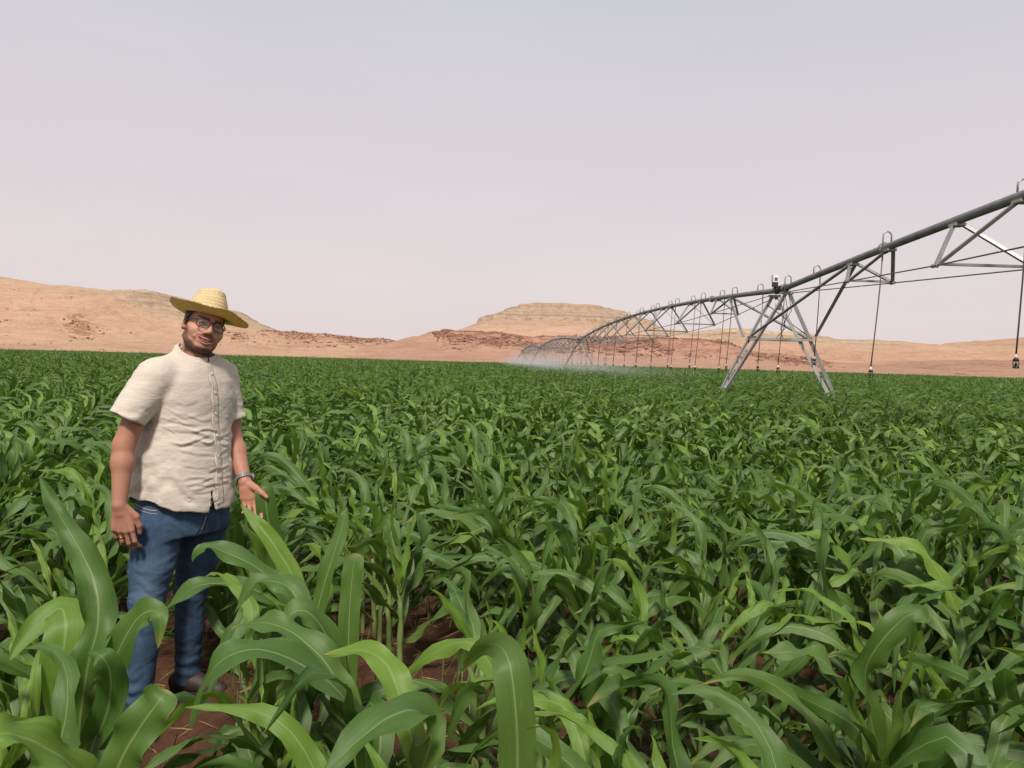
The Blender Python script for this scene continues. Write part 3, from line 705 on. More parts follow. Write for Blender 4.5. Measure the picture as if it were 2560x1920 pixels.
def torso_fn(T, bulge=0.0):
    def fn(X, Y, Z):
        cx = np.interp(Z, T[:, 0], T[:, 1]); a = np.interp(Z, T[:, 0], T[:, 2]); b = np.interp(Z, T[:, 0], T[:, 3])
        sh = bulge * np.exp(-((Z - 1.04) / .16) ** 2)
        p = (X - cx - tg[0] * sh) * tt[0] + (Y - .03 - tg[1] * sh) * tt[1]; q = (X - cx - tg[0] * sh) * tg[0] + (Y - .03 - tg[1] * sh) * tg[1]
        k = (np.abs(p / a) ** 2.35 + np.abs(q / b) ** 2.35) ** (1 / 2.35)
        return (k - 1) * np.minimum(a, b)
    return fn
Tb = torso_tab(-.016)
B.add(lambda X, Y, Z: np.maximum(torso_fn(Tb)(X, Y, Z), np.maximum(.99 - Z, Z - 1.50)), (-.17, -.2, .99), (.29, .24, 1.5), .02)
# arms: his right hangs (left in the picture), his left reaches for a leaf
RS, RE, RW = np.array([-.070, -.095, 1.435]), np.array([-.168, -.135, 1.160]), np.array([-.178, -.195, .928])
LS, LE, LW = np.array([.232, .145, 1.435]), np.array([.268, .125, 1.155]), np.array([.312, -.025, .974])
for s_, e_, w_ in ((RS, RE, RW), (LS, LE, LW)):
    B.cone(s_, e_, .054, .041, .02); B.cone(e_, e_ + (w_ - e_) * .30, .039, .0415, .02); B.cone(e_ + (w_ - e_) * .28, w_, .0415, .0275, .02)
def hand(W, Fd, Td, curl, spread, thumb, scale=1.0, wide=1.0):
    """W wrist, Fd towards the fingers, Td towards the thumb side; curl per finger (three bends in degrees, towards the palm)."""
    Fd = nrm(Fd); Td = np.asarray(Td, float); Td = nrm(Td - Fd * (Td @ Fd)); tips = []
    Nn = wide * np.cross(Fd, Td)                     # palm side
    off = [.031, .0105, -.010, -.029]; kl = [.094, .096, .091, .083]; ph = [(.043, .026, .021), (.047, .030, .022), (.043, .028, .021), (.034, .021, .019)]
    B.cone(W, W + Fd * .03, .0255, .022, .01)
    for i in range(4):
        K = W + (Fd * kl[i] + Td * off[i]) * scale
        B.cone(W + Fd * .018 + Td * off[i] * .5, K, .0145, .0125, .012)
        B.cone(W + Fd * .03 + Td * off[i] * .6 + Nn * .010, K + Nn * .007 - Fd * .02, .0125, .0105, .012)
        a = 0; p = K; d = nrm(Fd + Td * spread * off[i] * 10)
        r = [.0102, .0098, .0092, .0080][i]
        for j in range(3):
            a += math.radians(curl[i][j]); dd = d * math.cos(a) + Nn * math.sin(a); q = p + dd * ph[i][j] * scale
            B.cone(p, q, r * (1 - .08 * j), r * (1 - .08 * (j + 1)), .0035 if j else .006); p = q
        tips.append(p)
    p = W + Fd * .018 + Td * .018 + Nn * .006
    for (df, dt, dn, l, r0, r1) in thumb:
        q = p + nrm(Fd * df + Td * dt + Nn * dn) * l; B.cone(p, q, r0, r1, .006); p = q
    tips.append(p); return tips
tipsR = hand(RW, (.13, -.06, -.99), (.93, -.34, .1), [(6, 34, 26), (10, 30, 28), (14, 36, 30), (18, 42, 30)], .3,
             [(.76, .60, .25, .052, .0185, .0150), (.98, .12, .18, .040, .0135, .012), (.97, -.10, .22, .030, .0115, .009)], wide=-1.0, scale=1.12)
tipsL = hand(LW, (.26, -.30, -.92), (.86, -.34, .32), [(10, 14, 10), (14, 18, 12), (20, 24, 16), (26, 30, 18)], .15,
             [(.66, .66, .42, .046, .019, .0155), (.80, .58, .18, .036, .0138, .012), (.84, .54, .08, .029, .0115, .0085)], wide=1.0)
bV, bF = B.mesh(); bV = relax(bV, bF, 1, .35)
# colour: tanned skin, stubble beard, brows, lips - painted by where they grow
L = (bV - Hc) @ HM.T; a_, b_, c_ = L[:, 0], L[:, 1], L[:, 2]; aa = np.abs(a_)
sm = lambda x, e0, e1: np.clip((x - e0) / (e1 - e0), 0, 1) ** 2 * (3 - 2 * np.clip((x - e0) / (e1 - e0), 0, 1))
ishead = (c_ > -.16) & (np.linalg.norm(L, axis=1) < .2)
skin = np.array([.46, .235, .160]); sk = np.tile(skin, (len(bV), 1))
nzz = fbm(bV[:, 0] * 45, bV[:, 1] * 45, bV[:, 2] * 45, 3); nz2 = vnoise(bV[:, 0] * 320, bV[:, 1] * 320, bV[:, 2] * 320)
sk *= (1 + .07 * nzz)[:, None]
def tint(mask, col): global sk; sk = sk * (1 - mask[:, None]) + np.asarray(col) * mask[:, None]
front = sm(b_, -.02, .02)
tint(ishead * .28 * np.exp(-((aa - .04) / .022) ** 2 - ((c_ + .034) / .02) ** 2) * front, (.50, .19, .13))       # cheeks
tint(ishead * .30 * np.exp(-(aa / .013) ** 2 - ((c_ + .034) / .013) ** 2) * (b_ > .09), (.46, .18, .12))
beardline = -.100 + .022 * sm(aa, .030, .055) + .052 * sm(aa, .056, .078)
beard = ishead * sm(beardline - c_, -.006, .008) * sm(c_, -.140, -.120) * sm(b_, -.030, -.008)
mouth_d = np.sqrt((aa / .036) ** 2 + ((c_ + .072) / .0185) ** 2)
chin_clear = np.exp(-((aa - .016) / .012) ** 2 - ((c_ + .094) / .006) ** 2) * .0
beard = beard * sm(mouth_d, .85, 1.15) * (1 - .25 * sm(aa, .05, .075))
beard = np.maximum(beard, ishead * .95 * np.exp(-((c_ + .0560 - .04 * np.maximum(aa - .006, 0)) / .0066) ** 2) * sm(.045 - aa, 0, .008) * (aa > .002) * (b_ > .06))        # moustache
beard = np.maximum(beard, ishead * .55 * np.exp(-((aa - .043) / .006) ** 2) * sm(c_, -.108, -.09) * sm(-.060 - c_, 0, .008) * (b_ > .04))
tint(np.clip(beard * (.92 + .16 * nz2), 0, .95), (.016, .012, .011))
sideb = ishead * sm(c_, -.07, -.05) * sm(aa, .055, .062) * np.exp(-((b_ - .016) / .013) ** 2)
tint(np.clip(sideb * .85, 0, .9), (.022, .016, .014))
brow = ishead * np.exp(-((c_ - .0225 - .10 * np.maximum(aa - .02, 0) + .3 * np.maximum(aa - .045, 0)) / .0046) ** 2) * sm(aa, .008, .014) * sm(.058 - aa, 0, .01) * (b_ > .04)
tint(np.clip(brow * 1.2, 0, .93), (.022, .016, .014))
lip0 = ishead * (b_ > .066) * np.clip(1.25 - np.abs(np.sqrt((aa / .037) ** 2 + ((c_ + .0755 - .32 * aa) / .0120) ** 2) - .85) * 3.2, 0, 1) * (aa < .037)
lipd = np.full(len(bV), 1.0); hm_ = np.where(ishead & (b_ > .055))[0]
for q in (lipU, lipL):
    for k in range(12):
        p0 = np.array(q[k])[[0, 2]]; p1 = np.array(q[k + 1])[[0, 2]]; w_ = L[hm_][:, [0, 2]]; tq = np.clip(((w_ - p0) @ (p1 - p0)) / ((p1 - p0) @ (p1 - p0)), 0, 1); lipd[hm_] = np.minimum(lipd[hm_], np.linalg.norm(w_ - p0 - tq[:, None] * (p1 - p0), axis=1))
tint(sm(.0070 - lipd, 0, .003) * .9, (.34, .115, .095))
tint(ishead * (b_ < .083 - 18 * a_ ** 2) * (b_ > .06) * np.exp(-(a_ / .03) ** 4 - ((c_ + .0745 - 12 * a_ ** 2) / .0065) ** 4) * .95, (.035, .012, .010))
tint(ishead * .85 * np.exp(-((aa - .032) / .0145) ** 4 - ((c_ + .0005 + 6 * (aa - .032) ** 2) / .0040) ** 2) * (b_ > .06), (.022, .014, .012))
tint(ishead * .35 * np.exp(-((aa - .032) / .016) ** 2 - ((c_ + .012) / .008) ** 2) * (b_ > .05), (.20, .09, .065))  # under the eyes
scalp = ishead * sm(c_ - (.065 - 1.0 * np.maximum(.02 - b_, 0)), -.005, .015); tint(scalp * .9, (.02, .015, .013))
# darker tan on forearms and backs of hands
arm = sm(1.33 - bV[:, 2], 0, .1); tint(arm * .8, (.33, .150, .098))
pal = np.exp(-(np.linalg.norm(bV - (LW + np.array([.02, -.03, -.075])), axis=1) / .055) ** 2); tint(pal * .55, (.52, .22, .16))
t = NT('tanned_skin'); vc = t.n('Attribute', attribute_name='Col').outputs['Color']; o_ = t.obj()
pn = t.noise(o_, 260, 3); pm = t.noise(o_, 30, 4)
p = t.pbr(t.mix(t.math('MULTIPLY', pm, .25), vc, (.34, .14, .09), 'MIX'), t.ramp(pm, [(.3, .52), (.7, .68)]), 0, .4, t.bump(pn, .12, .002))
p.inputs['Subsurface Weight'].default_value = .12; p.inputs['Subsurface Radius'].default_value = (.012, .005, .003); p.inputs['Subsurface Scale'].default_value = 1.0
M_SKIN = t.m
man = link('person', mesh('person', bV, bF, M_SKIN, True, attrs={'Col': ('FLOAT_COLOR', np.concatenate([sk, np.ones((len(sk), 1))], 1).astype(np.float32))}))
man.location = MAN_O; man.rotation_euler = (0, 0, MAN_A)
tag(man, 'bearded person in beige shirt and blue jeans standing among the maize, holding a leaf', 'person')
def mlink(o): o.parent = man; return o

# eyes, teeth
m_eye = NT('eyeball'); ob = m_eye.obj(); dz = m_eye.n('SeparateXYZ', {0: ob}).outputs['Z']
m_eye.pbr(m_eye.ramp(m_eye.math('MULTIPLY', dz, 50.), [(.0, (.42, .36, .33)), (.3, (.34, .29, .27)), (.485, (.022, .013, .009)), (.575, (.008, .007, .007))], 'CONSTANT'), .3, 0, .3); m_eye = m_eye.m
_e = MB().lathe([(.0120 * math.sin(q), .0120 * math.cos(q)) for q in np.linspace(math.pi - .05, .05, 13)], sides=16)
EYE = mesh('eye', np.concatenate(_e.V), _e.F, m_eye)
for sg in (-1, 1):
    e = link('eye', EYE, man, hp(sg * .032, .0730, -.0008)); e.rotation_euler = Vector(hf * .97 - hs * .12).to_track_quat('Z', 'Y').to_euler()
tm = MB()
for k in range(9):
    u = -.0272 + .0068 * k; b = .0845 - 19.0 * u * u; d = np.array([1, -34 * u, 0]); d /= np.linalg.norm(d)
    Mt = np.stack([hs * d[0] + hf * d[1], hf * d[0] - hs * d[1], hu], 1)
    tm.box(hp(u, b, -.0715 + 12.5 * u * u), (.0069, .004, .0085 - .12 * abs(u)), Mt)
tm.build('teeth', simple('teeth', (.56, .51, .45), .35, 0, .05), man, False)
# hair under the hat
Hh = SDF((-.02, -.14, 1.52), (.28, .17, 1.80), .004)
Hh.ell(hp(0, -.024, .030), (.081, .098, .089), HM, 0)
def hcut(X, Y, Z):
    x = X - Hc[0]; y = Y - Hc[1]; z = Z - Hc[2]
    b = x * hf[0] + y * hf[1] + z * hf[2]; c = x * hu[0] + y * hu[1] + z * hu[2]; a = np.abs(x * hs[0] + y * hs[1] + z * hs[2])
    keep = np.maximum(-(c + .055 - np.where(b > -.035, (b + .035) * 1.25, 0) - .03 * np.clip((a - .05) / .03, 0, 1) * (b > -.02)), b - .060 + .03 * np.clip((c - .03) / .05, 0, 1) * 0)
    return -keep
Hh.add(hcut, (-.02, -.14, 1.52), (.28, .17, 1.80), .004, cut=True)
hV, hF = Hh.mesh(); hN = normals(hV, hF); hV = hV + hN * (.0016 * vnoise(hV[:, 0] * 260, hV[:, 1] * 260, hV[:, 2] * 90))[:, None]
mlink(link('hair', mesh('hair', hV, hF, simple('black_hair', (.018, .014, .012), .55, 0, .3, 200, .5))))

# --- shirt
SH = SDF((-.27, -.32, .82), (.37, .29, 1.62), .004)
Ts = torso_tab(.006)
TORSO = torso_fn(Ts, .004)
RH, LH = np.array([-.158, -.140, 1.270]), np.array([.268, .130, 1.240])
SH.cone(RS + np.array([.02, .015, .0]), RH, .080, .072, 0); SH.cone(LS + np.array([-.02, -.015, .0]), LH, .076, .058, 0)
rn = nrm([-.42, -.10, -.90]); ln = nrm([.22, -.04, -.97])
for p__, n__ in ((RH, rn), (LH, ln)):
    SH.add(lambda X, Y, Z: -((X - p__[0]) * n__[0] + (Y - p__[1]) * n__[1] + (Z - p__[2]) * n__[2]), p__ - .14, p__ + .14, .004, 0.0, True)
SH.cone(RH + rn * .10, RH - rn * .010, .060, .056, .004, True); SH.cone(LH + ln * .10, LH - ln * .01, .048, .045, .004, True)
SH.add(TORSO, (-.2, -.24, .80), (.32, .29, 1.60), .018)
SH.cone(RS + np.array([.01, .005, .0]), (.05, .0, 1.505), .066, .055, .03); SH.cone(LS + np.array([-.01, -.005, .0]), (.15, .06, 1.505), .060, .055, .03)
# hem: dips in front, higher at the sides, split at the placket
def hem(X, Y, Z):
    p = (X - .056) * tt[0] + (Y - .03) * tt[1]; q = (X - .056) * tg[0] + (Y - .03) * tg[1]; th = np.arctan2(p, q)
    z0 = .880 + .050 * np.clip(np.abs(np.sin(th)), 0, 1) ** 3 - .012 * np.cos(th) + .004 * np.sin(th * 9)
    return -(z0 - Z)
SH.add(lambda X, Y, Z: hem(X, Y, Z), (-.26, -.3, .82), (.36, .28, .97), .003, 0.0, True)
SH.add(lambda X, Y, Z: np.maximum(TORSO(X, Y, Z) + .009, Z - .955), (-.26, -.3, .82), (.36, .28, .97), .003, 0.0, True)     # hollow hem
def vent(X, Y, Z):
    p = (X - .056) * tt[0] + (Y - .03) * tt[1]; q = (X - .056) * tg[0] + (Y - .03) * tg[1]; th = np.arctan2(p, q)
    return np.maximum(np.abs(th + .035) * .17 - np.clip((.968 - Z) * .17, 0, .03), .05 - q)
SH.add(vent, (-.05, -.30, .82), (.30, .05, .975), .002, 0.0, True)
SH.cone((.103, .015, 1.51), (.116, -.005, 1.66), .0665, .072, .004, True)   # neck opening
SH.add(lambda X, Y, Z: 1.545 - .10 * ((X - .1) * tg[0] + (Y - .02) * tg[1]) / .07 * .35 - Z, (-.1, -.2, 1.50), (.3, .25, 1.62), .006, 0.0, True)
sV, sF = SH.mesh(); sV = relax(sV, sF, 3, .5); sN = normals(sV, sF)
x, y, z = sV.T
p_ = (x - .06) * tt[0] + (y - .03) * tt[1]; q_ = (x - .06) * tg[0] + (y - .03) * tg[1]; th = np.arctan2(p_, q_ + .03)
sleeve = np.clip(np.maximum(sm(-.045 - x - .35 * (z - 1.35), -.02, .03), sm(x - .235 + .0 * z, -.01, .03)), 0, 1)
body = 1 - sleeve
wz = .035 * fbm(x * 6, y * 6, z * 4, 3)
fold = np.zeros(len(sV))
def ridge(v, w): return np.exp(-(v / w) ** 2)
def crease(th0, z0, th1, z1, amp, wd, sharp=1.0):
    """A fold line on the trunk from (angle, height) to (angle, height)."""
    global fold
    u = np.clip((th - th0) / (th1 - th0), -.25, 1.25); zc = z0 + (z1 - z0) * u + .010 * np.sin(u * 5 + z0 * 40) + .25 * wz
    ends = sm(u, -.1, .25) * sm(1.1 - u, 0, .35)
    fold = fold + body * amp * ends * (ridge(z - zc, wd) - .75 * ridge(z - zc + 1.5 * wd, wd * 1.1))
for (t0, z0, t1, z1, am, wd) in ((-1.5, 1.235, .1, 1.185, .0085, .012), (-1.4, 1.27, -.3, 1.245, .0055, .009), (-1.3, 1.195, .15, 1.135, .0075, .012), (-.9, 1.16, .2, 1.09, .005, .010), (.15, 1.10, 1.4, 1.165, .006, .010), (.1, 1.18, 1.3, 1.23, .005, .010),
                                 (-1.5, 1.045, .05, .995, .006, .010), (-1.2, 1.00, .1, 1.005, .0065, .009), (-1.6, .965, .05, .985, .006, .010), (-1.0, .935, .0, .965, .005, .009), (.15, 1.0, 1.5, 1.06, .006, .010), (.15, .985, 1.4, .955, .006, .010), (-1.5, 1.09, -.5, 1.075, .004, .009), (-1.2, 1.115, -.2, 1.06, .0035, .008), (-1.0, 1.30, -.35, 1.27, .004, .010), (-.8, 1.34, -.2, 1.33, .003, .012), (-1.4, 1.02, -.6, 1.03, .0035, .007)):
    crease(t0, z0, t1, z1, am * .42, wd * .72)
for _k in range(20):
    _t = random.uniform(-1.6, 1.3); _z = random.uniform(.92, 1.30); _d = random.uniform(.35, .9) * (1 if _t < .1 else -1)
    crease(_t, _z, _t + _d, _z + (-.035 if _z > 1.08 else (1.0 - _z) * .5) * abs(_d) + random.uniform(-.012, .012), random.uniform(.0015, .0032), random.uniform(.0045, .007))
fold += body * .0022 * fbm(p_ * 6, q_ * 6, (z + wz) * 17, 3) * sm(1.42 - z, 0, .14)
fold += body * .0010 * fbm(p_ * 26 , q_ * 26, z * 40, 2)
ax_s = (z - 1.35) + .35 * np.abs(x); fold += sleeve * (.0032 * np.sin((ax_s + 1.3 * wz + .25 * y) * 75) * sm(fbm(x * 11, y * 11, z * 11, 2), -.3, .7) + .0035 * fbm(x * 12, y * 12, z * 20, 3))
fold += -.0035 * ridge(np.where(body > .5, z - (hem(x, y, z) * 0 + .905), 1), .003) * 0
sV2 = sV + sN * fold[:, None]; sV2 = relax(sV2, sF, 1, .25)
# placket edge: the left front laps over the right in a small step running down the chest
PL = np.radians(2.0); lap = sm(th - PL, -.010, .010) * sm(1.1 - np.abs(th), 0, .8) * (body > .5); wavy = .012 * np.sin(z * 42) + .018 * np.sin(z * 17 + 1)
def linen(name):
    t = NT(name); o = t.obj()
    wv = t.n('TexWave', {'Vector': t.mapping(o, (1, 1, 1)), 'Scale': 420., 'Distortion': 2.0, 'Detail': 2., 'Detail Scale': 1.5}, wave_type='BANDS', bands_direction='Z').outputs['Fac']
    wh = t.n('TexWave', {'Vector': o, 'Scale': 420., 'Distortion': 2.0, 'Detail': 2.}, wave_type='BANDS', bands_direction='X').outputs['Fac']
    sl = t.noise(t.mapping(o, (30, 30, 320)), 1, 3); sv = t.noise(t.mapping(o, (300, 300, 18)), 1, 3); cr = t.noise(t.mapping(o, (1, 1, 2.6)), 16, 5, .6, .7)
    col = t.mix(t.ramp(sl, [(.35, 0.), (.75, .5)]), (.56, .49, .42), (.47, .405, .335)); col = t.mix(t.ramp(sv, [(.4, 0.), (.8, .35)]), col, (.61, .54, .47))
    rd = t.math('POWER', t.math('SUBTRACT', 1., t.math('ABSOLUTE', t.math('SUBTRACT', t.math('MULTIPLY', t.noise(t.mapping(o, (1, 1, 2.4), rot=(0, .25, 0)), 13, 3, .5, 1.2), 2.), 1.))), 9.)
    h = t.math('ADD', t.math('ADD', t.math('MULTIPLY', rd, .32), t.math('MULTIPLY', t.math('ADD', wv, wh), .05)), t.math('ADD', t.math('MULTIPLY', sl, .15), t.math('MULTIPLY', cr, .7)))
    t.pbr(col, .9, 0, .15, t.bump(h, .38, .006), Sheen_Weight=.15); return t.m
M_LIN = linen('beige_linen')
shirt = mlink(link('shirt', mesh('shirt', sV2, sF, M_LIN))); shirt['label'] = 'beige linen short sleeved shirt'
# stand collar: a thin band round the neck, open in front
cb = []; nA = 40; nc = np.array([.1035, .018])
for j in range(nA + 1):
    an = .06 + (2 * math.pi - .12) * j / nA; d = tg * math.cos(an) + tt * math.sin(an); fr = math.cos(an)
    for (rr, zz) in ((.0790, -.020), (.0795, -.006), (.0750, .016), (.0725, .018), (.0740, .0), (.0730, -.020)):
        r = rr + .004 * abs(math.sin(an)) ; zc = 1.535 - .031 * fr + .006 * math.sin(2 * an + .6)
        cb.append([nc[0] + d[0] * r + .10 * (zc + zz - 1.53) , nc[1] + d[1] * r - .04 * (zc + zz - 1.53), zc + zz])
link('collar', mesh('collar', cb, grid_faces(nA + 1, 6, True), M_LIN), shirt)
# buttons down the placket, hem label
m_btn = simple('shirt_button', (.62, .56, .48), .35, 0, .08)
from mathutils.bvhtree import BVHTree
bvh = BVHTree.FromPolygons([Vector(v) for v in sV2], sF.tolist())
def on_shirt(an, zz):
    d = tg * math.cos(an) + tt * math.sin(an); c = Vector((.06, .03, zz)) - Vector(tg) * .03
    h = bvh.ray_cast(c + Vector(d) * .5, -Vector(d)); return h[0], h[1]
_b = MB().lathe([(.0005, .0022), (.004, .0022), (.0056, .003), (.0062, .0015), (.006, 0), (.001, -.001)], sides=12); BTN = mesh('button', np.concatenate(_b.V), [f[::-1] for f in _b.F], m_btn)
for zz in (1.455, 1.375, 1.285, 1.19, 1.10, 1.015):
    h, n = on_shirt(PL + .10, zz)
    if h is not None: link('button', BTN, shirt, h + n * .0035, n.to_track_quat('Z', 'Y').to_euler())
# the lapped front edge: a thin strip of cloth standing slightly off the chest, its free edge wavy between the buttons
pk = []; zs_ = np.linspace(1.492, .900, 120); nu_ = 7
for zz in zs_:
    wv_ = .020 * math.sin((zz - 1.455) / .088 * 2 * math.pi) + .016 * math.sin(zz * 17 + 1); lift = .0035 + .0045 * (.5 - .5 * math.cos((zz - 1.455) / .088 * 2 * math.pi))
    for lay in (0, 1):
        for u in (range(nu_) if lay == 0 else range(nu_ - 1, -1, -1)):
            f = u / (nu_ - 1); an = PL + wv_ * (1 - f) + .20 * f
            h, n = on_shirt(an, zz)
            if h is None: h, n = Vector(pk[-1] if pk else (0, 0, zz)), Vector(tg)
            pk.append(h + Vector((n.x, n.y, 0)) * ((lift * (1 - f) ** 1.3 + .0012) - (.0 if lay == 0 else .0016)))
link('placket', mesh('placket', pk, grid_faces(len(zs_), nu_ * 2, True), M_LIN), shirt)
h, n = on_shirt(PL - .15, .905)
if h is not None:
    Mq = np.array(n.to_track_quat('Z', 'Y').to_matrix())
    MB().box(np.array(h + n * .002), (.017, .020, .0014), Mq).build('hem_label', simple('hem_label_cloth', (.80, .77, .70), .8), shirt, False)
    MB().tube([np.array(h + n * .0032) + Mq @ np.array([.0045 * math.cos(q), .0052 * math.sin(q), 0]) for q in np.linspace(.6, 2 * math.pi - .6, 12)], .0008, 4).build('label_mark', m_black, shirt)

# --- jeans
J = SDF((-.22, -.26, .05), (.32, .26, .96), .005)
Tj = np.array([[.60, .06, .19, .15], [.74, .063, .192, .152], [.80, .062, .198, .158], [.87, .060, .197, .160], [.96, .058, .188, .152]])
J.add(lambda X, Y, Z: np.maximum(np.maximum(torso_fn(Tj)(X, Y, Z), .765 - Z), Z - .95), (-.18, -.22, .72), (.30, .26, .95), 0)
Rh, Rk, Ra = np.array([-.040, -.055, .80]), np.array([-.076, -.105, .50]), np.array([-.104, -.120, .075])
Lh, Lk, La = np.array([.150, .085, .80]), np.array([.098, .085, .47]), np.array([.092, .110, .06])
for h_, k_, a__ in ((Rh, Rk, Ra), (Lh, Lk, La)):
    m_ = h_ + (k_ - h_) * .55
    J.cone(h_, m_, .102, .086, .03); J.cone(m_, k_, .086, .068, .02); J.cone(k_, k_ + (a__ - k_) * .45, .067, .060, .02); J.cone(k_ + (a__ - k_) * .4, a__, .060, .053, .02)
J.add(lambda X, Y, Z: .075 - Z + 0 * X, (-.22, -.26, .04), (.3, .25, .10), .003, 0.0, False) if False else None
jV, jF = J.mesh(); jV = relax(jV, jF, 2, .5); jN = normals(jV, jF); x, y, z = jV.T
nl = fbm(x * 7, y * 7, z * 5, 3)
fo = .0022 * fbm(x * 14, y * 14, (z + .04 * nl) * 34, 3) + .0045 * np.sin((z + .03 * nl + .25 * x) * 105) * (np.exp(-((z - .50) / .06) ** 2) * .7 + np.exp(-((z - .14) / .07) ** 2) + .35 * np.exp(-((z - .72) / .04) ** 2)) * sm(nl, -.6, .6)
fo += .004 * np.exp(-((z - .70 - .35 * (x - .06)) / .012) ** 2) * np.exp(-((x - .02) / .06) ** 2) * (y < .05) + .003 * np.exp(-((z - .66 - .45 * (x - .06)) / .012) ** 2) * np.exp(-((x - .0) / .06) ** 2) * (y < .05)
jV = jV + jN * fo[:, None]
t = NT('blue_denim'); o = t.obj(); zz = t.n('SeparateXYZ', {0: o}).outputs['Z']
tw = t.n('TexWave', {'Vector': t.mapping(o, (1, 1, 1), rot=(0, .6, 0)), 'Scale': 330., 'Distortion': 1.5, 'Detail': 2.}, bands_direction='X').outputs['Fac']
a1 = t.noise(t.mapping(o, (1, 1, .6)), 9, 5, .6, .5); a2 = t.noise(t.mapping(o, (60, 60, 10)), 1, 4)
wear = t.n('Attribute', attribute_name='wear').outputs['Fac']
col = t.ramp(a1, [(.3, (.022, .044, .085)), (.7, (.038, .070, .125))]); col = t.mix(wear, col, (.105, .16, .235)); col = t.mix(t.ramp(a2, [(.4, 0.), (.8, .4)]), col, (.085, .125, .185)); col = t.mix(t.math('MULTIPLY', tw, .15), col, (.10, .15, .22))
t.pbr(col, .85, 0, .2, t.bump(t.math('ADD', t.math('MULTIPLY', tw, .1), a2), .35, .004)); M_DEN = t.m
wr = np.exp(-((x + .075) / .05) ** 2 - ((z - .56) / .10) ** 2) * (y < -.1) * .75 + .25 * np.exp(-((z - .70) / .08) ** 2 - ((x - 0.02) / .06) ** 2) * (y < 0)
jeans = mlink(link('jeans', mesh('jeans', jV, jF, M_DEN, True, attrs={'wear': ('FLOAT', np.clip(wr, 0, 1).astype(np.float32))}))); jeans['label'] = 'blue denim jeans'
bj = BVHTree.FromPolygons([Vector(v) for v in jV], jF.tolist())
m_thr = simple('denim_thread', (.42, .38, .33), .8); m_seam = simple('denim_seam', (.022, .045, .095), .85)
def on_j(xx, zz):
    h = bj.ray_cast(Vector((xx, -.6, zz)), Vector((0, 1, 0))); return (h[0] + h[1] * .0015) if h[0] is not None else None
def stitch(name, pts, r, m):
    q = [on_j(*p) for p in pts]; q = [v for v in q if v is not None]
    if len(q) > 1: MB().tube(q, r, 5).build(name, m, jeans)
stitch('pocket_stitch', [(-.128 + .011 * k, .900 - .014 * math.sin(k / 8 * 1.57)) for k in range(9)], .0016, m_thr)
stitch('pocket_stitch', [(-.126 + .011 * k, .888 - .014 * math.sin(k / 8 * 1.57)) for k in range(9)], .0012, m_thr)
stitch('fly_stitch', [(.150 - .0008 * k * k, .872 - .016 * k) for k in range(6)], .0014, m_thr)
stitch('fly_seam', [(.158 - .009 * k, .872 - .017 * k) for k in range(9)], .002, m_seam)
#stitch('side_seam', [(-.112 - .001 * k, .86 - .05 * k) for k in range(15)], .0018, m_seam)

# --- shoes
m_shoe = simple('brown_leather', (.028, .015, .011), .65, 0, .25, 40, .2); m_sole = simple('shoe_sole', (.015, .013, .012), .8)
for ank, d in ((Ra, nrm([.18, -.98, 0])), (La, nrm([.80, -.60, 0]))):
    sd_ = np.array([-d[1], d[0], 0]); c0 = np.array([ank[0], ank[1], 0])
    Q = SDF(c0 - np.array([.3, .3, .01]), c0 + np.array([.3, .3, .16]), .005)
    Q.cone(c0 - d * .05 + [0, 0, .05], c0 + d * .03 + [0, 0, .055], .042, .042, .01); Q.cone(c0 + d * .03 + [0, 0, .055], c0 + d * .15 + [0, 0, .034], .044, .036, .03); Q.cone(c0 + d * .10 + [0, 0, .034] + sd_ * .012, c0 + d * .17 + [0, 0, .030], .034, .030, .02)
    Q.cone(c0 - d * .01 + [0, 0, .06], c0 - d * .01 + [0, 0, .13], .045, .046, .02)
    Q.add(lambda X, Y, Z: Z - .024 + 0 * X + 0 * Y, c0 - .3, c0 + .3, .004, 0, True)
    V, F = Q.mesh(); mlink(link('shoe', mesh('shoe', relax(V, F, 2), F, m_shoe)))
    so = MB(); oc = []
    for q in range(28):
        an = q * 2 * math.pi / 28; u = math.cos(an); v = math.sin(an); oc.append(c0 + d * (.055 + .145 * u) + sd_ * (.044 + .008 * (u > 0) * (1 - u)) * v)
    so.add([p + np.array([0, 0, h]) for h in (.0, .026) for p in oc], [[i, (i + 1) % 28, 28 + (i + 1) % 28, 28 + i] for i in range(28)] + [list(range(28))[::-1], list(range(28, 56))]).build('sole', m_sole, man, False)

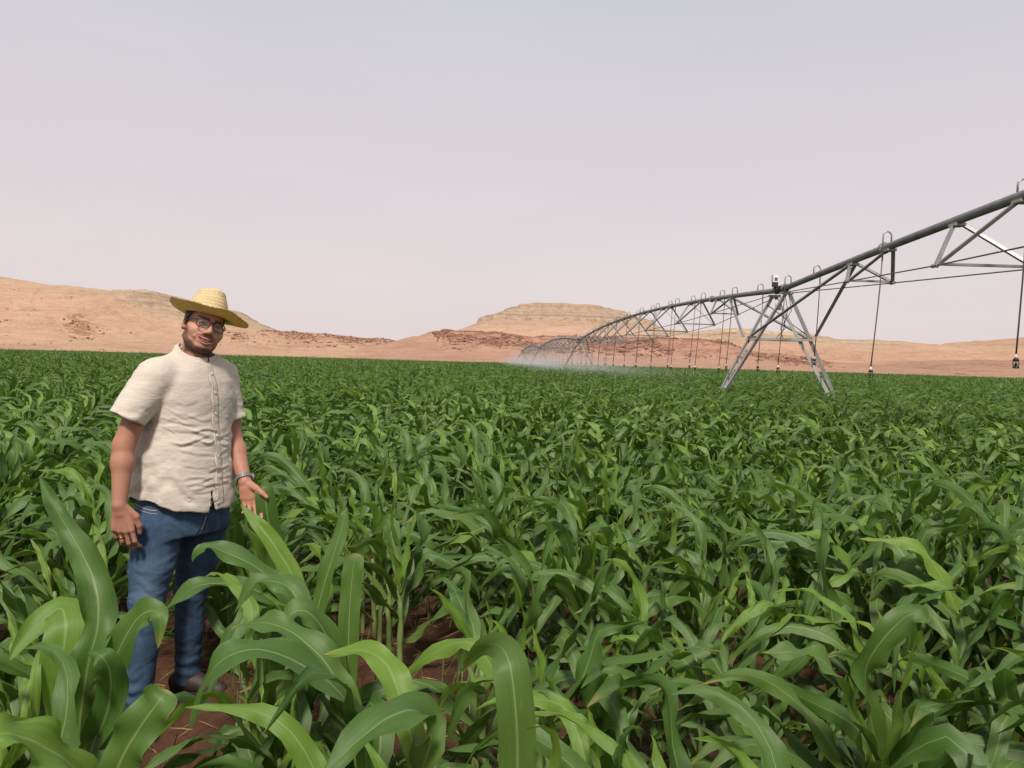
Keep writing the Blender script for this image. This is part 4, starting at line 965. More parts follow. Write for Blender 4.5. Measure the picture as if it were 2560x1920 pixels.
# --- straw hat: braided crown and a wide wavy brim; it sits on the head but is a thing of its own
def straw(name, c1, c2):
    t = NT(name); uvn = t.n('UVMap').outputs[0]; o = t.obj()
    s = t.n('SeparateXYZ', {0: uvn}); ring = t.math('FRACT', s.outputs['Y'])
    pl = t.n('TexWave', {'Vector': t.n('CombineXYZ', {'X': s.outputs['X'], 'Y': t.math('MULTIPLY', t.math('PINGPONG', s.outputs['Y'], .5), .9)}).outputs[0], 'Scale': 6.0, 'Distortion': .6, 'Detail': 2.}, bands_direction='DIAGONAL').outputs['Fac']
    n = t.noise(o, 90, 4); n2 = t.noise(o, 14, 3)
    col = t.mix(t.ramp(n, [(.35, 0.), (.7, 1.)]), c1, c2); col = t.mix(t.math('MULTIPLY', pl, .16), col, tuple(.6 * c for c in c2)); col = t.mix(t.ramp(ring, [(0., .55), (.07, 0.), (.93, 0.), (1., .55)]), col, tuple(.4 * c for c in c2)); col = t.mix(t.ramp(n2, [(.45, 0.), (.75, .3)]), col, tuple(.7 * c for c in c2))
    h = t.math('ADD', t.math('MULTIPLY', pl, .8), t.math('ADD', t.ramp(ring, [(0., 0.), (.2, 1.), (.8, 1.), (1., 0.)]), t.math('MULTIPLY', n, .5)))
    pb = t.pbr(col, .65, 0, .3, t.bump(h, .32, .0014)); tl = t.n('BsdfTranslucent', {'Color': t.mix(1., col, (1., .95, .8), 'MULTIPLY')}); ms = t.n('MixShader', {0: .36, 1: pb.outputs[0], 2: tl.outputs[0]}); t.t.links.new(ms.outputs[0], t.out.inputs[0]); return t.m
HATP = hp(0, -.010, .052)
hat = empty('straw_hat', MAN_O, MAN_A); tag(hat, 'wide brimmed yellow straw hat on the head of the person', 'hat')
HT = nrm(hu + hs * -.05 + hf * .03); Hfv = nrm(hf - HT * (hf @ HT)); Hsv = np.cross(Hfv, HT)
if Hsv @ hs < 0: Hsv = -Hsv
def hatpt(a, r, z): return HATP + (Hfv * math.cos(a) * r * 1.13 + Hsv * math.sin(a) * r) + HT * z
def brim_z(a, u):
    """Height of the brim, u = 0 at the crown and 1 at the rim: it runs out nearly flat, then rolls up, most on his right side."""
    front = math.cos(a); side = math.sin(a)
    up = .020 + .012 * max(0, -side) ** 1.5 - .020 * max(0, side) ** 1.3 - .006 * max(0, -front)
    return -.004 * math.sin(u * math.pi) + up * u ** 1.7 + .004 * u * math.sin(3 * a + .5) + .002 * u * math.sin(7 * a)
NA = 96
def shell(profile, name, mat, thick, inward=0.0):
    """profile(a, k) -> (r, z) for k in 0..1; closed two-sided sheet with thickness."""
    nk = 44; V = []; uv = []
    for side in (0, 1):
        for k in range(nk):
            q = k / (nk - 1) if side == 0 else 1 - k / (nk - 1)
            for j in range(NA + 1):
                a = 2 * math.pi * j / NA; r, z, br = profile(a, q)
                V.append(hatpt(a, max(r - thick * side * inward, .0003), z - thick * side * (1 - .6 * inward))); uv.append((j / NA * 6.0, br))
    n = 2 * nk; F = grid_faces(n, NA + 1)
    return link(name, mesh(name, V, F, mat, uv=uv), hat)
RC = .087
def p_brim(a, q):
    R = .158 + .010 * math.sin(a) ** 2 + .006 * math.sin(a) + .003 * math.sin(5 * a + 1); rings = 7
    r = RC + (R - RC) * q; return r, brim_z(a, q) + .0012 * abs(math.sin(math.pi * rings * q)) + .0012 * math.sin(a * 37 + q * 40), q * rings
def p_crown(a, q):
    rings = 9
    if q < .72: u = q / .72; r = RC + .0015 - .020 * u - .010 * u ** 3; z = .093 * u - .003
    else: u = (q - .72) / .28; r = (RC + .0015 - .030) * math.cos(u * math.pi / 2) ** .6 if u < 1 else .0005; z = .090 + .029 * math.sin(u * math.pi / 2)
    wv = .0016 * abs(math.sin(math.pi * rings * q)) + .0012 * math.sin(a * 31 + q * 60) * (q < .9)
    return max(r + wv, .0005), z + .004 * math.sin(2 * a + 1) * min(1, q * 2), q * rings
shell(p_brim, 'brim', straw('brim_straw', (.84, .69, .34), (.68, .54, .23)), .0035)
shell(p_crown, 'crown', straw('crown_straw', (.90, .75, .44), (.77, .61, .32)), .003, 1.0)
# loose straw ends along the rim
lo_ = MB(); RR = random.Random(9)
for k in range(70):
    a = RR.uniform(0, 6.28); r, z, _ = p_brim(a, 1); p0 = hatpt(a, r - .004, z); p1 = hatpt(a + RR.uniform(-.05, .05), r + RR.uniform(.001, .006), z + RR.uniform(-.005, .004)); lo_.tube([p0, p1], [.0009, .0004], 3)
lo_.build('frayed_straw', simple('loose_straw', (.50, .40, .18), .7), hat)

# --- spectacles
gl = empty('eyeglasses', MAN_O, MAN_A); tag(gl, 'dark framed rectangular glasses on the face of the person', 'glasses')
m_fr = simple('dark_frame', (.018, .010, .011), .3); 
t = NT('spectacle_lens'); tr = t.n('BsdfTransparent', {'Color': (.93, .94, .95)}); gs = t.n('BsdfGlossy', {'Roughness': .02, 'Color': (1, 1, 1)}); fz = t.n('LayerWeight', {'Blend': .12}).outputs['Fresnel']
mxs = t.n('MixShader', {0: t.math('ADD', t.math('MULTIPLY', fz, .7), .05), 1: tr.outputs[0], 2: gs.outputs[0]}); t.t.links.new(mxs.outputs[0], t.out.inputs[0]); m_lens = t.m
def rim_pts(sg, n=36, s=1.0):
    P = []
    for k in range(n):
        a = 2 * math.pi * k / n; ca, sa = math.cos(a), math.sin(a)
        u = .0262 * s * math.copysign(abs(ca) ** .55, ca); v = .0185 * s * math.copysign(abs(sa) ** .62, sa)
        if sa < 0: u *= .93
        xx = sg * .0335 + u; P.append(hp(xx, .1045 - 4.2 * xx * xx, -.004 + v))
    return P
for sg in (-1, 1):
    P = rim_pts(sg); MB().tube(P + P[:2], .0019, 6, False).build('rim', m_fr, gl)
    top = [p for k, p in enumerate(P) if 2 <= k <= 16]; MB().tube([p + hu * .0006 for p in top], .0024, 6).build('browline', m_fr, gl)
    Q = rim_pts(sg, s=.97); c = np.mean(Q, 0); MB().add([c] + Q, [[0, 1 + k, 1 + (k + 1) % 36] for k in range(36)]).build('lens', m_lens, gl)
    MB().tube([hp(sg * .0595, .0885, .006), hp(sg * .0645, .085, .006), hp(sg * .0745, .06, .006), hp(sg * .0815, .02, .004), hp(sg * .0845, -.012, .006), hp(sg * .083, -.032, -.012)], .0017, 6).build('temple', m_fr, gl)
MB().tube([hp(-.0085, .1035, .006), hp(0, .1055, .0085), hp(.0085, .1035, .006)], .0018, 6).build('bridge', m_fr, gl)

# --- wristwatch and ring
wa = empty('wristwatch', MAN_O, MAN_A); tag(wa, 'silver metal wristwatch on the wrist of the hand holding a leaf', 'watch')
m_ss = simple('watch_steel', (.20, .19, .18), .6, .55, .15)
d = nrm(LW - LE); cW = LW - d * .022; e1 = nrm(np.cross(d, [0, 0, 1])); e2 = np.cross(d, e1)
for k in range(22):
    an = 2 * math.pi * k / 22; n = e1 * math.cos(an) + e2 * math.sin(an); Mw = np.stack([np.cross(d, n), d, n], 1)
    MB().box(cW + n * .0335, (.0088, .019, .0035), Mw).build('band_link', m_ss, wa, False)
n = nrm(-e2 * .2 + e1 * .98) if e1[1] > 0 else nrm(-e1); Mw = np.stack([np.cross(d, n), d, n], 1)
MB().lathe([(.006, -.003), (.0185, -.003), (.020, .003), (.018, .007), (.005, .0072)], cW + n * .036, 20, Mw).build('watch_case', m_ss, wa)
rg = empty('finger_ring', MAN_O, MAN_A); tag(rg, 'thin gold ring on the hanging hand of the person', 'ring')
Kr = RW + nrm([.13, -.06, -.99]) * .102; Fd = nrm([.13, -.06, -.99]); Td = np.array([.93, -.34, .1]); Td = nrm(Td - Fd * (Td @ Fd)); Nn = -np.cross(Fd, Td)
Kr = Kr - Td * .0112; dd = nrm(Fd - Td * .03) * math.cos(math.radians(14)) + Nn * math.sin(math.radians(14)); c = Kr + dd * .026; f1 = Td; f2 = np.cross(dd, f1)
MB().tube([c + (f1 * math.cos(q) + f2 * math.sin(q)) * .0102 for q in np.linspace(0, 2 * math.pi, 25)], .0014, 6, False).build('band', simple('gold', (.65, .42, .14), .25, .9), rg)
# ------------------------------------------------------------------ maize
def leaf_mat(name, lo, hi, base, rib, trans, tcol):
    t = NT(name); s = t.n('SeparateXYZ', {0: t.n('UVMap').outputs[0]}); u, v = s.outputs['X'], s.outputs['Y']
    rnd = t.n('ObjectInfo').outputs['Random']; pos = t.n('NewGeometry').outputs['Position']
    big = t.noise(pos, .35, 3); sm_ = t.noise(t.n('CombineXYZ', {'X': t.math('MULTIPLY', u, 26.), 'Y': t.math('MULTIPLY', v, 3.), 'Z': t.math('MULTIPLY', rnd, 50.)}).outputs[0], 1., 4, .6)
    f = t.math('ADD', t.math('MULTIPLY', rnd, .55), t.math('MULTIPLY', big, .45))
    col = t.ramp(f, [(.15, lo), (.85, hi)])
    col = t.mix(t.ramp(sm_, [(.35, 0.), (.75, .35)]), col, tuple(1.35 * c for c in hi))
    st = t.noise(t.n('CombineXYZ', {'X': t.math('MULTIPLY', u, 70.), 'Y': t.math('MULTIPLY', v, 1.5), 'Z': t.math('MULTIPLY', rnd, 90.)}).outputs[0], 1., 2, .5)
    col = t.mix(t.ramp(st, [(.42, 0.), (.72, .32)]), col, tuple(1.55 * c for c in hi))
    col = t.mix(t.ramp(t.noise(pos, .055, 3), [(.42, 0.), (.68, .35)]), col, (hi[0] * 1.25, hi[1] * 1.08, hi[2]))
    bl = t.noise(t.n('CombineXYZ', {'X': t.math('MULTIPLY', u, 5.), 'Y': t.math('MULTIPLY', v, 16.), 'Z': t.math('MULTIPLY', rnd, 40.)}).outputs[0], 1., 5, .65)
    col = t.mix(t.ramp(bl, [(.66, 0.), (.76, .6)]), col, (.20, .19, .055))
    col = t.mix(t.ramp(v, [(.0, .75), (.30, 0.)]), col, base)
    d = t.math('ABSOLUTE', t.math('SUBTRACT', u, .5))
    ribw = t.math('MULTIPLY', t.math('SUBTRACT', 1.05, v), .06)
    ribm = t.n('MapRange', {0: d, 1: t.math('MULTIPLY', ribw, .45), 2: ribw, 3: .55, 4: 0.}).outputs[0]
    col = t.mix(ribm, col, rib)
    tip = t.math('MULTIPLY', t.ramp(v, [(.90, 0.), (1., .8)]), t.ramp(rnd, [(.55, 0.), (.8, 1.)]))
    col = t.mix(tip, col, (.26, .21, .06))
    vein = t.n('TexWave', {'Vector': t.n('CombineXYZ', {'X': u, 'Y': 0., 'Z': 0.}).outputs[0], 'Scale': 9., 'Distortion': .4}, bands_direction='X').outputs['Fac']
    b = t.bump(t.math('ADD', t.math('MULTIPLY', vein, .5), t.math('MULTIPLY', ribm, 1.2)), .25, .002)
    p = t.n('BsdfPrincipled', {'Base Color': col, 'Roughness': .47, 'Specular IOR Level': .36, 'Normal': b})
    tr = t.n('BsdfTranslucent', {'Color': t.mix(.5, tcol, t.mix(1., col, (2.2, 2.2, 1.2), 'MULTIPLY')), 'Normal': b})
    m = t.n('MixShader', {0: trans, 1: p.outputs[0], 2: tr.outputs[0]}); t.t.links.new(m.outputs[0], t.out.inputs[0]); return t.m
M_LEAF = leaf_mat('maize_leaf', (.037, .086, .016), (.074, .131, .026), (.112, .170, .030), (.24, .31, .12), .22, (.13, .29, .025))
M_YOUNG = leaf_mat('young_maize_leaf', (.088, .165, .022), (.130, .215, .032), (.17, .25, .045), (.27, .35, .13), .30, (.21, .38, .03))
t = NT('maize_stalk'); o = t.obj(); zz = t.n('SeparateXYZ', {0: o}).outputs['Z']; n = t.noise(t.mapping(o, (60, 60, 6)), 1, 3)
t.pbr(t.mix(t.ramp(n, [(.3, 0.), (.7, .5)]), t.ramp(zz, [(.0, (.16, .10, .05)), (.07, (.16, .20, .06)), (.45, (.12, .20, .055))]), (.20, .26, .09)), .5, 0, .4); M_STALK = t.m

WIND = np.array([-.86, -.22, 0.0])
def ribbon(P, side, W, rg, fold0=.9, fold1=.22, rip=.16, ripf=3.0, nu=7, wprof=None, twist=None):
    """Leaf blade along spine points P with side vectors; V-folded at the base, rippled at the margins, pointed at the tip."""
    n = len(P); t_ = np.linspace(0, 1, n)
    T = np.gradient(P, axis=0); T /= np.linalg.norm(T, axis=1)[:, None] + 1e-12
    S = side - T * np.sum(side * T, 1)[:, None]; S /= np.linalg.norm(S, axis=1)[:, None] + 1e-12
    N = np.cross(S, T)
    if twist is not None:
        c, s_ = np.cos(twist)[:, None], np.sin(twist)[:, None]; S, N = S * c + N * s_, N * c - S * s_
    w = W * (1 - .42 * (1 - np.clip(t_ / .38, 0, 1)) ** 2) * np.clip(1 - np.clip((t_ - .42) / .58, 0, 1) ** 1.9, 0, 1) ** .9 if wprof is None else W * wprof
    w = np.maximum(w, .0012)
    fd = fold1 + (fold0 - fold1) * np.clip(1 - t_ / .30, 0, 1) ** 1.3
    us = np.linspace(-1, 1, nu); ph = rg.uniform(0, 6.28, 2); fq = ripf * rg.uniform(.8, 1.25, 2)
    V = np.zeros((n, nu, 3))
    for j, u in enumerate(us):
        k = 0 if u < 0 else 1; au = abs(u)
        rp = rip * W * au ** 2 * np.sin(2 * math.pi * fq[k] * t_ + ph[k]) * np.clip(t_ * 4, 0, 1) * np.clip((1 - t_) * 5, 0, 1)
        rp = rp + W * (.035 + .05 * au) * vnoise(t_ * 11 + ph[0] * 7, u * 1.6 + ph[1] * 5, 0.5) * np.clip(t_ * 5, 0, 1)
        V[:, j] = P + S * (u * w / 2 * np.cos(fd))[:, None] + N * (au * w / 2 * np.sin(fd) + rp)[:, None]
    uv = np.stack(np.broadcast_arrays((us[None, :] + 1) / 2, t_[:, None]), -1)
    return V.reshape(-1, 3), uv.reshape(-1, 2), grid_faces(n, nu)
def grow(L, W, az, el, G, rg, windk=1.0, twist=0.0, kink=None, nv=15, nu=7, fold0=.9, rip=.16):
    d = np.array([math.cos(az) * math.cos(el), math.sin(az) * math.cos(el), math.sin(el)])
    S = np.array([-math.sin(az), math.cos(az), 0.0]); p = np.zeros(3); P = [p]; SS = [S]; sub = 3; ds = L / (nv - 1) / sub
    wob = rg.uniform(-1, 1, 3) * 1.4; wv = rg.uniform(-1, 1, 3) * np.array([5.0, 5.0, 6.5]) / max(L, .3) * .7; wf = rg.uniform(1.2, 2.6); wp = rg.uniform(0, 6.28)
    for i in range((nv - 1) * sub):
        t_ = (i + .5) / ((nv - 1) * sub)
        f = np.array([0, 0, -1.0]) * G * t_ ** 1.15 + WIND * windk * 3.4 * t_ ** .8 + wob * t_ + wv * math.sin(2 * math.pi * wf * t_ + wp) * min(1.0, t_ * 3)
        if kink is not None: f = f + np.array([0, 0, -1.0]) * 26 * math.exp(-((t_ - kink) / .045) ** 2)
        d = d + ds * f; d /= np.linalg.norm(d); p = p + d * ds
        S = S - d * (S @ d); S /= np.linalg.norm(S)
        if (i + 1) % sub == 0: P.append(p); SS.append(S)
    tw = twist * np.linspace(0, 1, nv) ** 1.4
    return ribbon(np.array(P), np.array(SS), W, rg, fold0, .22, rip, 3.0, nu, None, tw)
#        length, width, elevation, droop, fold, young
TYPES = [(.34, .036, 30, 7.2, .7, 0), (.50, .047, 38, 7.4, .8, 0), (.62, .058, 46, 7.2, .9, 0), (.72, .066, 54, 7.0, .95, 0), (.68, .064, 60, 6.6, 1.0, 0), (.50, .052, 64, 6.6, 1.15, 1), (.28, .032, 76, 4.6, 1.3, 1)]
LEAVES = [0, 1, 2, 2, 3, 3, 4, 4, 5, 6]; LZ = [.05, .09, .14, .19, .25, .31, .36, .40, .43, .45]
def rnd_leaf(ty, az, rg, nv, nu):
    L, W, el, G, fo, yg = TYPES[ty]
    kink = rg.uniform(.36, .72) if (rg.random() < .55 and 0 < ty < 6) else None
    return grow(L * rg.uniform(.85, 1.15), W * rg.uniform(.88, 1.14), az, math.radians(el + rg.uniform(-9, 9)), G * rg.uniform(.55, 1.25), rg, rg.uniform(.5, 1.5), rg.uniform(-1.9, 1.9), kink, nv, nu, fo, rg.uniform(.18, .40))
# shared leaf meshes: for each kind of leaf, 16 headings x 3
NAZ = 16; rg = np.random.default_rng(77); LIB = {}
for ty in range(7):
    for a in range(NAZ):
        for k in range(3):
            V, uv, F = rnd_leaf(ty, a * 2 * math.pi / NAZ, rg, 15, 7)
            LIB[ty, a, k] = mesh('leaf', V, F, M_YOUNG if TYPES[ty][5] else M_LEAF, uv=uv)
STALKS = []
for k in range(4):
    hs_ = np.linspace(-.05, .47, 12); r = np.interp(hs_, [-.05, .05, .3, .47], [.014, .0135, .0125, .008]) * (1 + .12 * (np.arange(12) % 3 == 0))
    b = np.array([[.02 * rg.uniform(-1, 1) * h + WIND[0] * .05 * h * h, .02 * rg.uniform(-1, 1) * h, h] for h in hs_])
    V, F = tube_arrays(b, r, 8); STALKS.append(mesh('stalk', V, F, M_STALK))
# open places of the field: no leaf of the near rows hangs there (photo pixels x0, x1, y0, y1, and how much of it stays open)
OPEN = [(292, 470, 1290, 1560, 1.0), (320, 470, 1560, 1760, .6), (258, 352, 1170, 1385, 1.0), (440, 575, 1265, 1400, 1.0), (560, 690, 1620, 1780, .5), (590, 690, 1170, 1290, 1.0), (880, 1000, 1420, 1640, .85), (930, 1120, 1600, 1800, .85)]
_ids = np.array([nv_ * 7 + j_ for nv_ in range(4, 15, 2) for j_ in (1, 3, 5)])
_CRT = np.array(CAM_R.transposed())
def in_clearing(loc, sc3, me, lp, rz):
    co = np.empty(len(me.vertices) * 3, dtype=np.float32); me.vertices.foreach_get('co', co); v = co.reshape(-1, 3)[_ids]
    c, s_ = math.cos(rz), math.sin(rz); w = np.stack([v[:, 0] * c - v[:, 1] * s_, v[:, 0] * s_ + v[:, 1] * c, v[:, 2]], 1) + np.array(lp)
    w = w * sc3 + np.array(loc)
    q = (w - np.array([0, 0, CAM_H])) @ _CRT.T; u = 1280 + FPX * q[:, 0] / -q[:, 2]; vv = 960 - FPX * q[:, 1] / -q[:, 2]; r = np.hypot(w[:, 0], w[:, 1])
    for x0, x1, y0, y1, pr in OPEN:
        m = (u > x0) & (u < x1) & (vv > y0) & (vv < y1) & (r < (3.75 if x1 < 700 else 4.5)) & (-q[:, 2] > .2)
        if m.mean() > .12 and random.random() < pr: return True
    return False
def plant(loc, rg, label, group, scale=1.0, skip=(), avoid=None, clear=False, need=0):
    sc3 = np.array([scale, scale, scale * rg.uniform(.94, 1.06)]); az = rg.uniform(0, 2 * math.pi); todo = []
    for i, ty in enumerate(LEAVES):
        a = az + (math.pi if i % 2 else 0) + rg.uniform(-.45, .45); bin_ = int(round(a / (2 * math.pi) * NAZ)) % NAZ
        me_ = LIB[ty, bin_, int(rg.integers(3))]; lp = (WIND[0] * .05 * LZ[i] ** 2, 0, LZ[i] + rg.uniform(-.015, .015)); rz = rg.uniform(-.18, .18); s = rg.uniform(.9, 1.12)
        if i in skip or (avoid is not None and i >= avoid[1] and math.cos(a) * avoid[0].x + math.sin(a) * avoid[0].y > .25): continue
        if clear and in_clearing(loc, sc3, me_, lp, rz): continue
        todo.append((me_, lp, rz, s))
    if len(todo) < need: return None
    root = empty('maize_plant', loc); tag(root, label, 'maize plant', group)
    root.scale = sc3; root.rotation_euler = (rg.uniform(-.05, .05), rg.uniform(-.10, .02), 0)
    link('stalk', STALKS[rg.integers(4)], root)
    for me_, lp, rz, s in todo: link('leaf', me_, root, lp, (0, 0, rz), (s, s, s))
    return root

# plant places: rows along ROW, 0.70 m apart, uneven spacing in the row
def places(r0, r1, step, half_angle, rg, q0=-3.0, lane=ROWGAP):
    out = []
    kmax = int(r1 * 1.2 / lane) + 2
    for k in range(-kmax, kmax + 1):
        p = .34 + lane * k; q = np.arange(-r1, r1, step); q = q + rg.uniform(-.35, .35, len(q)) * step
        pp = p + rg.normal(0, .025 * lane / ROWGAP, len(q))
        x = pp * ACR.x + q * ROW.x; y = pp * ACR.y + q * ROW.y
        r = np.hypot(x, y); an = np.degrees(np.arctan2(x, y))
        m = (r >= r0) & (r < r1) & (np.abs(an) < half_angle) & (np.hypot(x - 4, y - .5) < FIELD_R - .5)
        out.append(np.stack([x[m], y[m], np.full(m.sum(), k)], 1))
    return np.concatenate(out)
rgp = np.random.default_rng(21)
near = places(1.15, 14.0, .145, 62, rgp)
def px_of(x, y, z):
    q = CAM_R.transposed() @ (Vector((x, y, z)) - Vector((0, 0, CAM_H))); return 1280 + FPX * q.x / -q.z, 960 - FPX * q.y / -q.z
man_xy = np.array([MAN_O.x, MAN_O.y])
keep = []
for x, y, k in near:
    dm = (Vector((x, y, 0)) - MAN_O); lx = dm.x * math.cos(MAN_A) + dm.y * math.sin(MAN_A); ly = -dm.x * math.sin(MAN_A) + dm.y * math.cos(MAN_A)
    if -.30 < lx < .30 and -.35 < ly < .35: continue
    keep.append((x, y, k))
near = np.array(keep)
inview = []
for i, (x, y, k) in enumerate(near):
    u, v = px_of(x, y, .6); u2, v2 = px_of(x, y, .25)
    inview.append(-260 < u < 2820 and v < 2350)
inview = np.array(inview); dist = np.hypot(near[:, 0], near[:, 1])
order = np.argsort(np.where(inview, dist, 1e9)); own = order[:312]
rest = np.setdiff1d(np.arange(len(near)), own)
rgl = np.random.default_rng(8)
def row_words(k):
    k = int(k)
    if k == 0: return 'maize plant in the row beside the reaching hand', 'plants of the row beside the reaching hand'
    if k == -1: return 'maize plant in the row beside the hanging arm', 'plants of the row beside the hanging arm'
    if k == -2: return 'maize plant in the second row beyond the hanging arm', 'plants of the second row past the hanging arm'
    if k < -2: return 'maize plant in the rows near the left edge, past the second row', 'plants of the rows near the left edge'
    if k == 1: return 'maize plant in the second row right of the person', 'plants of the row across the bare gap'
    nth = {2: 'third', 3: 'fourth', 4: 'fifth', 5: 'sixth', 6: 'seventh', 7: 'eighth', 8: 'ninth'}.get(k)
    if nth: return 'maize plant in the %s row right of the person' % nth, 'plants of the %s row to the right' % nth
    return 'maize plant in the rows near the right edge, past the ninth row', 'plants of the rows near the right edge'
maxd = 0; cnt = {}
for i in own:
    x, y, k = near[i]; maxd = max(maxd, dist[i]); lb, gp = row_words(k)
    sc = np.interp(dist[i], [2, 4.5, 7], [.88, .93, .96]) * (1 + .10 * float(vnoise(x * .9, y * .9, 3.0))) * rgl.uniform(.9, 1.1)
    c_n = cnt.get(k, 0) + 1
    if c_n <= 8 and lb.startswith('maize plant in the') and -3 < k < 9: lb = lb.replace('maize plant', ('first', 'second', 'third', 'fourth', 'fifth', 'sixth', 'seventh', 'eighth')[c_n - 1] + ' maize plant from the front')
    elif -3 < k < 9: lb = lb.replace('maize plant', 'maize plant past the eighth')
    dm = Vector((x, y, 0)) - MAN_O; mx_ = Vector((math.cos(MAN_A), math.sin(MAN_A), 0)); ly = dm.dot(Vector((-mx_.y, mx_.x, 0))); av = None
    if k == -1 and -1.5 < ly < .4: av = (mx_, 2); sc *= .92
    if k == 0 and -1.1 < ly < .35: av = (-mx_, 4); sc *= .86
    if plant((x, y, float(soil_z(np.array(x), np.array(y))) - .01), rgl, lb, gp, sc, avoid=av, clear=True, need=6): cnt[k] = c_n

# --- plants and leaves one can pick out in the foreground
def spline(pts, n):
    pts = np.asarray(pts, float); k = len(pts); t_ = np.linspace(0, k - 1, n); out = []
    for q in t_:
        i = min(int(q), k - 2); f = q - i; p0, p1, p2, p3 = pts[max(i - 1, 0)], pts[i], pts[i + 1], pts[min(i + 2, k - 1)]
        out.append(.5 * (2 * p1 + (p2 - p0) * f + (2 * p0 - 5 * p1 + 4 * p2 - p3) * f * f + (3 * p1 - p0 - 3 * p2 + p3) * f ** 3))
    return np.array(out)
def hero_leaf(root, pts, W, face, rg, fold=.18, rip=.12, ripf=2.5, mat=None, wprof=None, n=26, tw=0.0, label=None):
    """A leaf along world points; face: direction its upper side looks to."""
    P = spline([np.asarray(p, float) for p in pts], n); T = np.gradient(P, axis=0); T /= np.linalg.norm(T, axis=1)[:, None]
    S = np.cross(np.broadcast_to(np.asarray(face, float), P.shape), T) * -1
    V, uv, F = ribbon(P - np.asarray(root.location), S, W * .93, rg, .7, fold, rip * 1.7, ripf * 1.35, 9, wprof, tw * np.linspace(0, 1, n) ** 1.3)
    o = link('leaf', mesh('leaf', V, F, mat or M_LEAF, uv=uv), root)
    if label: o['label'] = label
    return o
def dpx(x, y, d): return at_y(x * 2560 / 2212, y * 2560 / 2212, d)          # pixel of the photo seen at 2212 wide -> point at depth d
def hero(name_label, base, rg, scale=1.0, skip=(), group=None):
    r = plant((base[0], base[1], float(soil_z(np.array(base[0]), np.array(base[1]))) - .01), rg, name_label, group, scale, skip, clear=True); r.rotation_euler = (0, 0, 0); r.scale = (1, 1, 1); return r
rgh = np.random.default_rng(31)
BACK = (0.25, -.75, .6)
# the plant whose leaf the man holds
def mw(x, y, z): return MAN_O + Vector((x * math.cos(MAN_A) - y * math.sin(MAN_A), x * math.sin(MAN_A) + y * math.cos(MAN_A), z))
th_tip = tipsL[4]; b0 = mw(.47, -.02, 0)
hd = hero('maize plant with one leaf pinched between thumb and fingers of the person', (b0.x, b0.y), rgh, skip=(4, 5, 6, 7, 8, 9))
tx, ty_, tz = th_tip
hero_leaf(hd, [mw(.47, -.02, .36), mw(.462, -.05, .50), mw(.440, -.066, .66), mw(.405, ty_ + .016, .82), mw(tx - .008, ty_ + .014, tz + .008), mw(tx - .016, ty_ + .028, tz + .045), mw(tx - .020, ty_ + .09, tz + .04), mw(tx - .02, ty_ + .14, tz - .03)], .098, tuple(mw(-.15, -1, .25) - MAN_O), rgh, .12, .06, 2, label='upright leaf held between thumb and fingers')
hero_leaf(hd, [mw(.47, -.02, .30), mw(.43, -.10, .48), mw(.38, -.17, .64), mw(.33, -.22, .76), mw(.275, -.26, .84)], .075, tuple(mw(.2, -.8, .6) - MAN_O), rgh, .3, .10, 2, M_YOUNG)
# big plant at the lower left
c = dpx(165, 1659, 1.95); hl = hero('large maize plant at the bottom left corner with tall wavy pale-ribbed leaf', (c.x, 1.98), rgh, skip=(2, 4, 5))
Z = lambda x, y, d: dpx(x, y, d)
hero_leaf(hl, [Z(168, 1640, 1.95), Z(172, 1560, 1.92), Z(190, 1440, 1.90), Z(212, 1345, 1.90), Z(205, 1260, 1.94), Z(160, 1165, 2.0), Z(112, 1085, 2.05), Z(85, 1030, 2.1)], .088, BACK, rgh, .15, .34, 2.6, label='tall wavy leaf with pale midrib')
hero_leaf(hl, [Z(155, 1640, 1.95), Z(140, 1540, 1.93), Z(135, 1440, 1.93), Z(142, 1350, 1.95), Z(128, 1315, 2.0), Z(70, 1360, 1.96), Z(20, 1430, 1.9)], .105, BACK, rgh, .12, .08, 2, M_YOUNG)
hero_leaf(hl, [Z(190, 1640, 1.95), Z(215, 1510, 1.92), Z(250, 1420, 1.9), Z(290, 1345, 1.88), Z(325, 1320, 1.86), Z(346, 1335, 1.84), Z(342, 1400, 1.83)], .080, BACK, rgh, .15, .12, 2.4)
hero_leaf(hl, [Z(175, 1659, 1.9), Z(225, 1560, 1.8), Z(240, 1470, 1.75), Z(222, 1420, 1.72), Z(190, 1408, 1.74)], .078, BACK, rgh, .12, .14, 2)
c = dpx(250, 1800, 1.5); h2 = hero('maize plant at the bottom edge under the feet of the person', (c.x, 1.55), rgh, skip=(3, 4, 5))
hero_leaf(h2, [Z(235, 1720, 1.5), Z(262, 1640, 1.48), Z(300, 1575, 1.48), Z(340, 1520, 1.48), Z(362, 1490, 1.5)], .088, BACK, rgh, .12, .12, 2, wprof=np.interp(np.linspace(0, 1, 26), [0, .3, .8, .95, 1], [.55, 1, .95, .55, .05]))
hero_leaf(h2, [Z(225, 1720, 1.5), Z(150, 1650, 1.42), Z(70, 1600, 1.36), Z(0, 1585, 1.32), Z(-60, 1620, 1.3)], .095, (0, -.5, .85), rgh, .15, .1, 2, M_YOUNG)
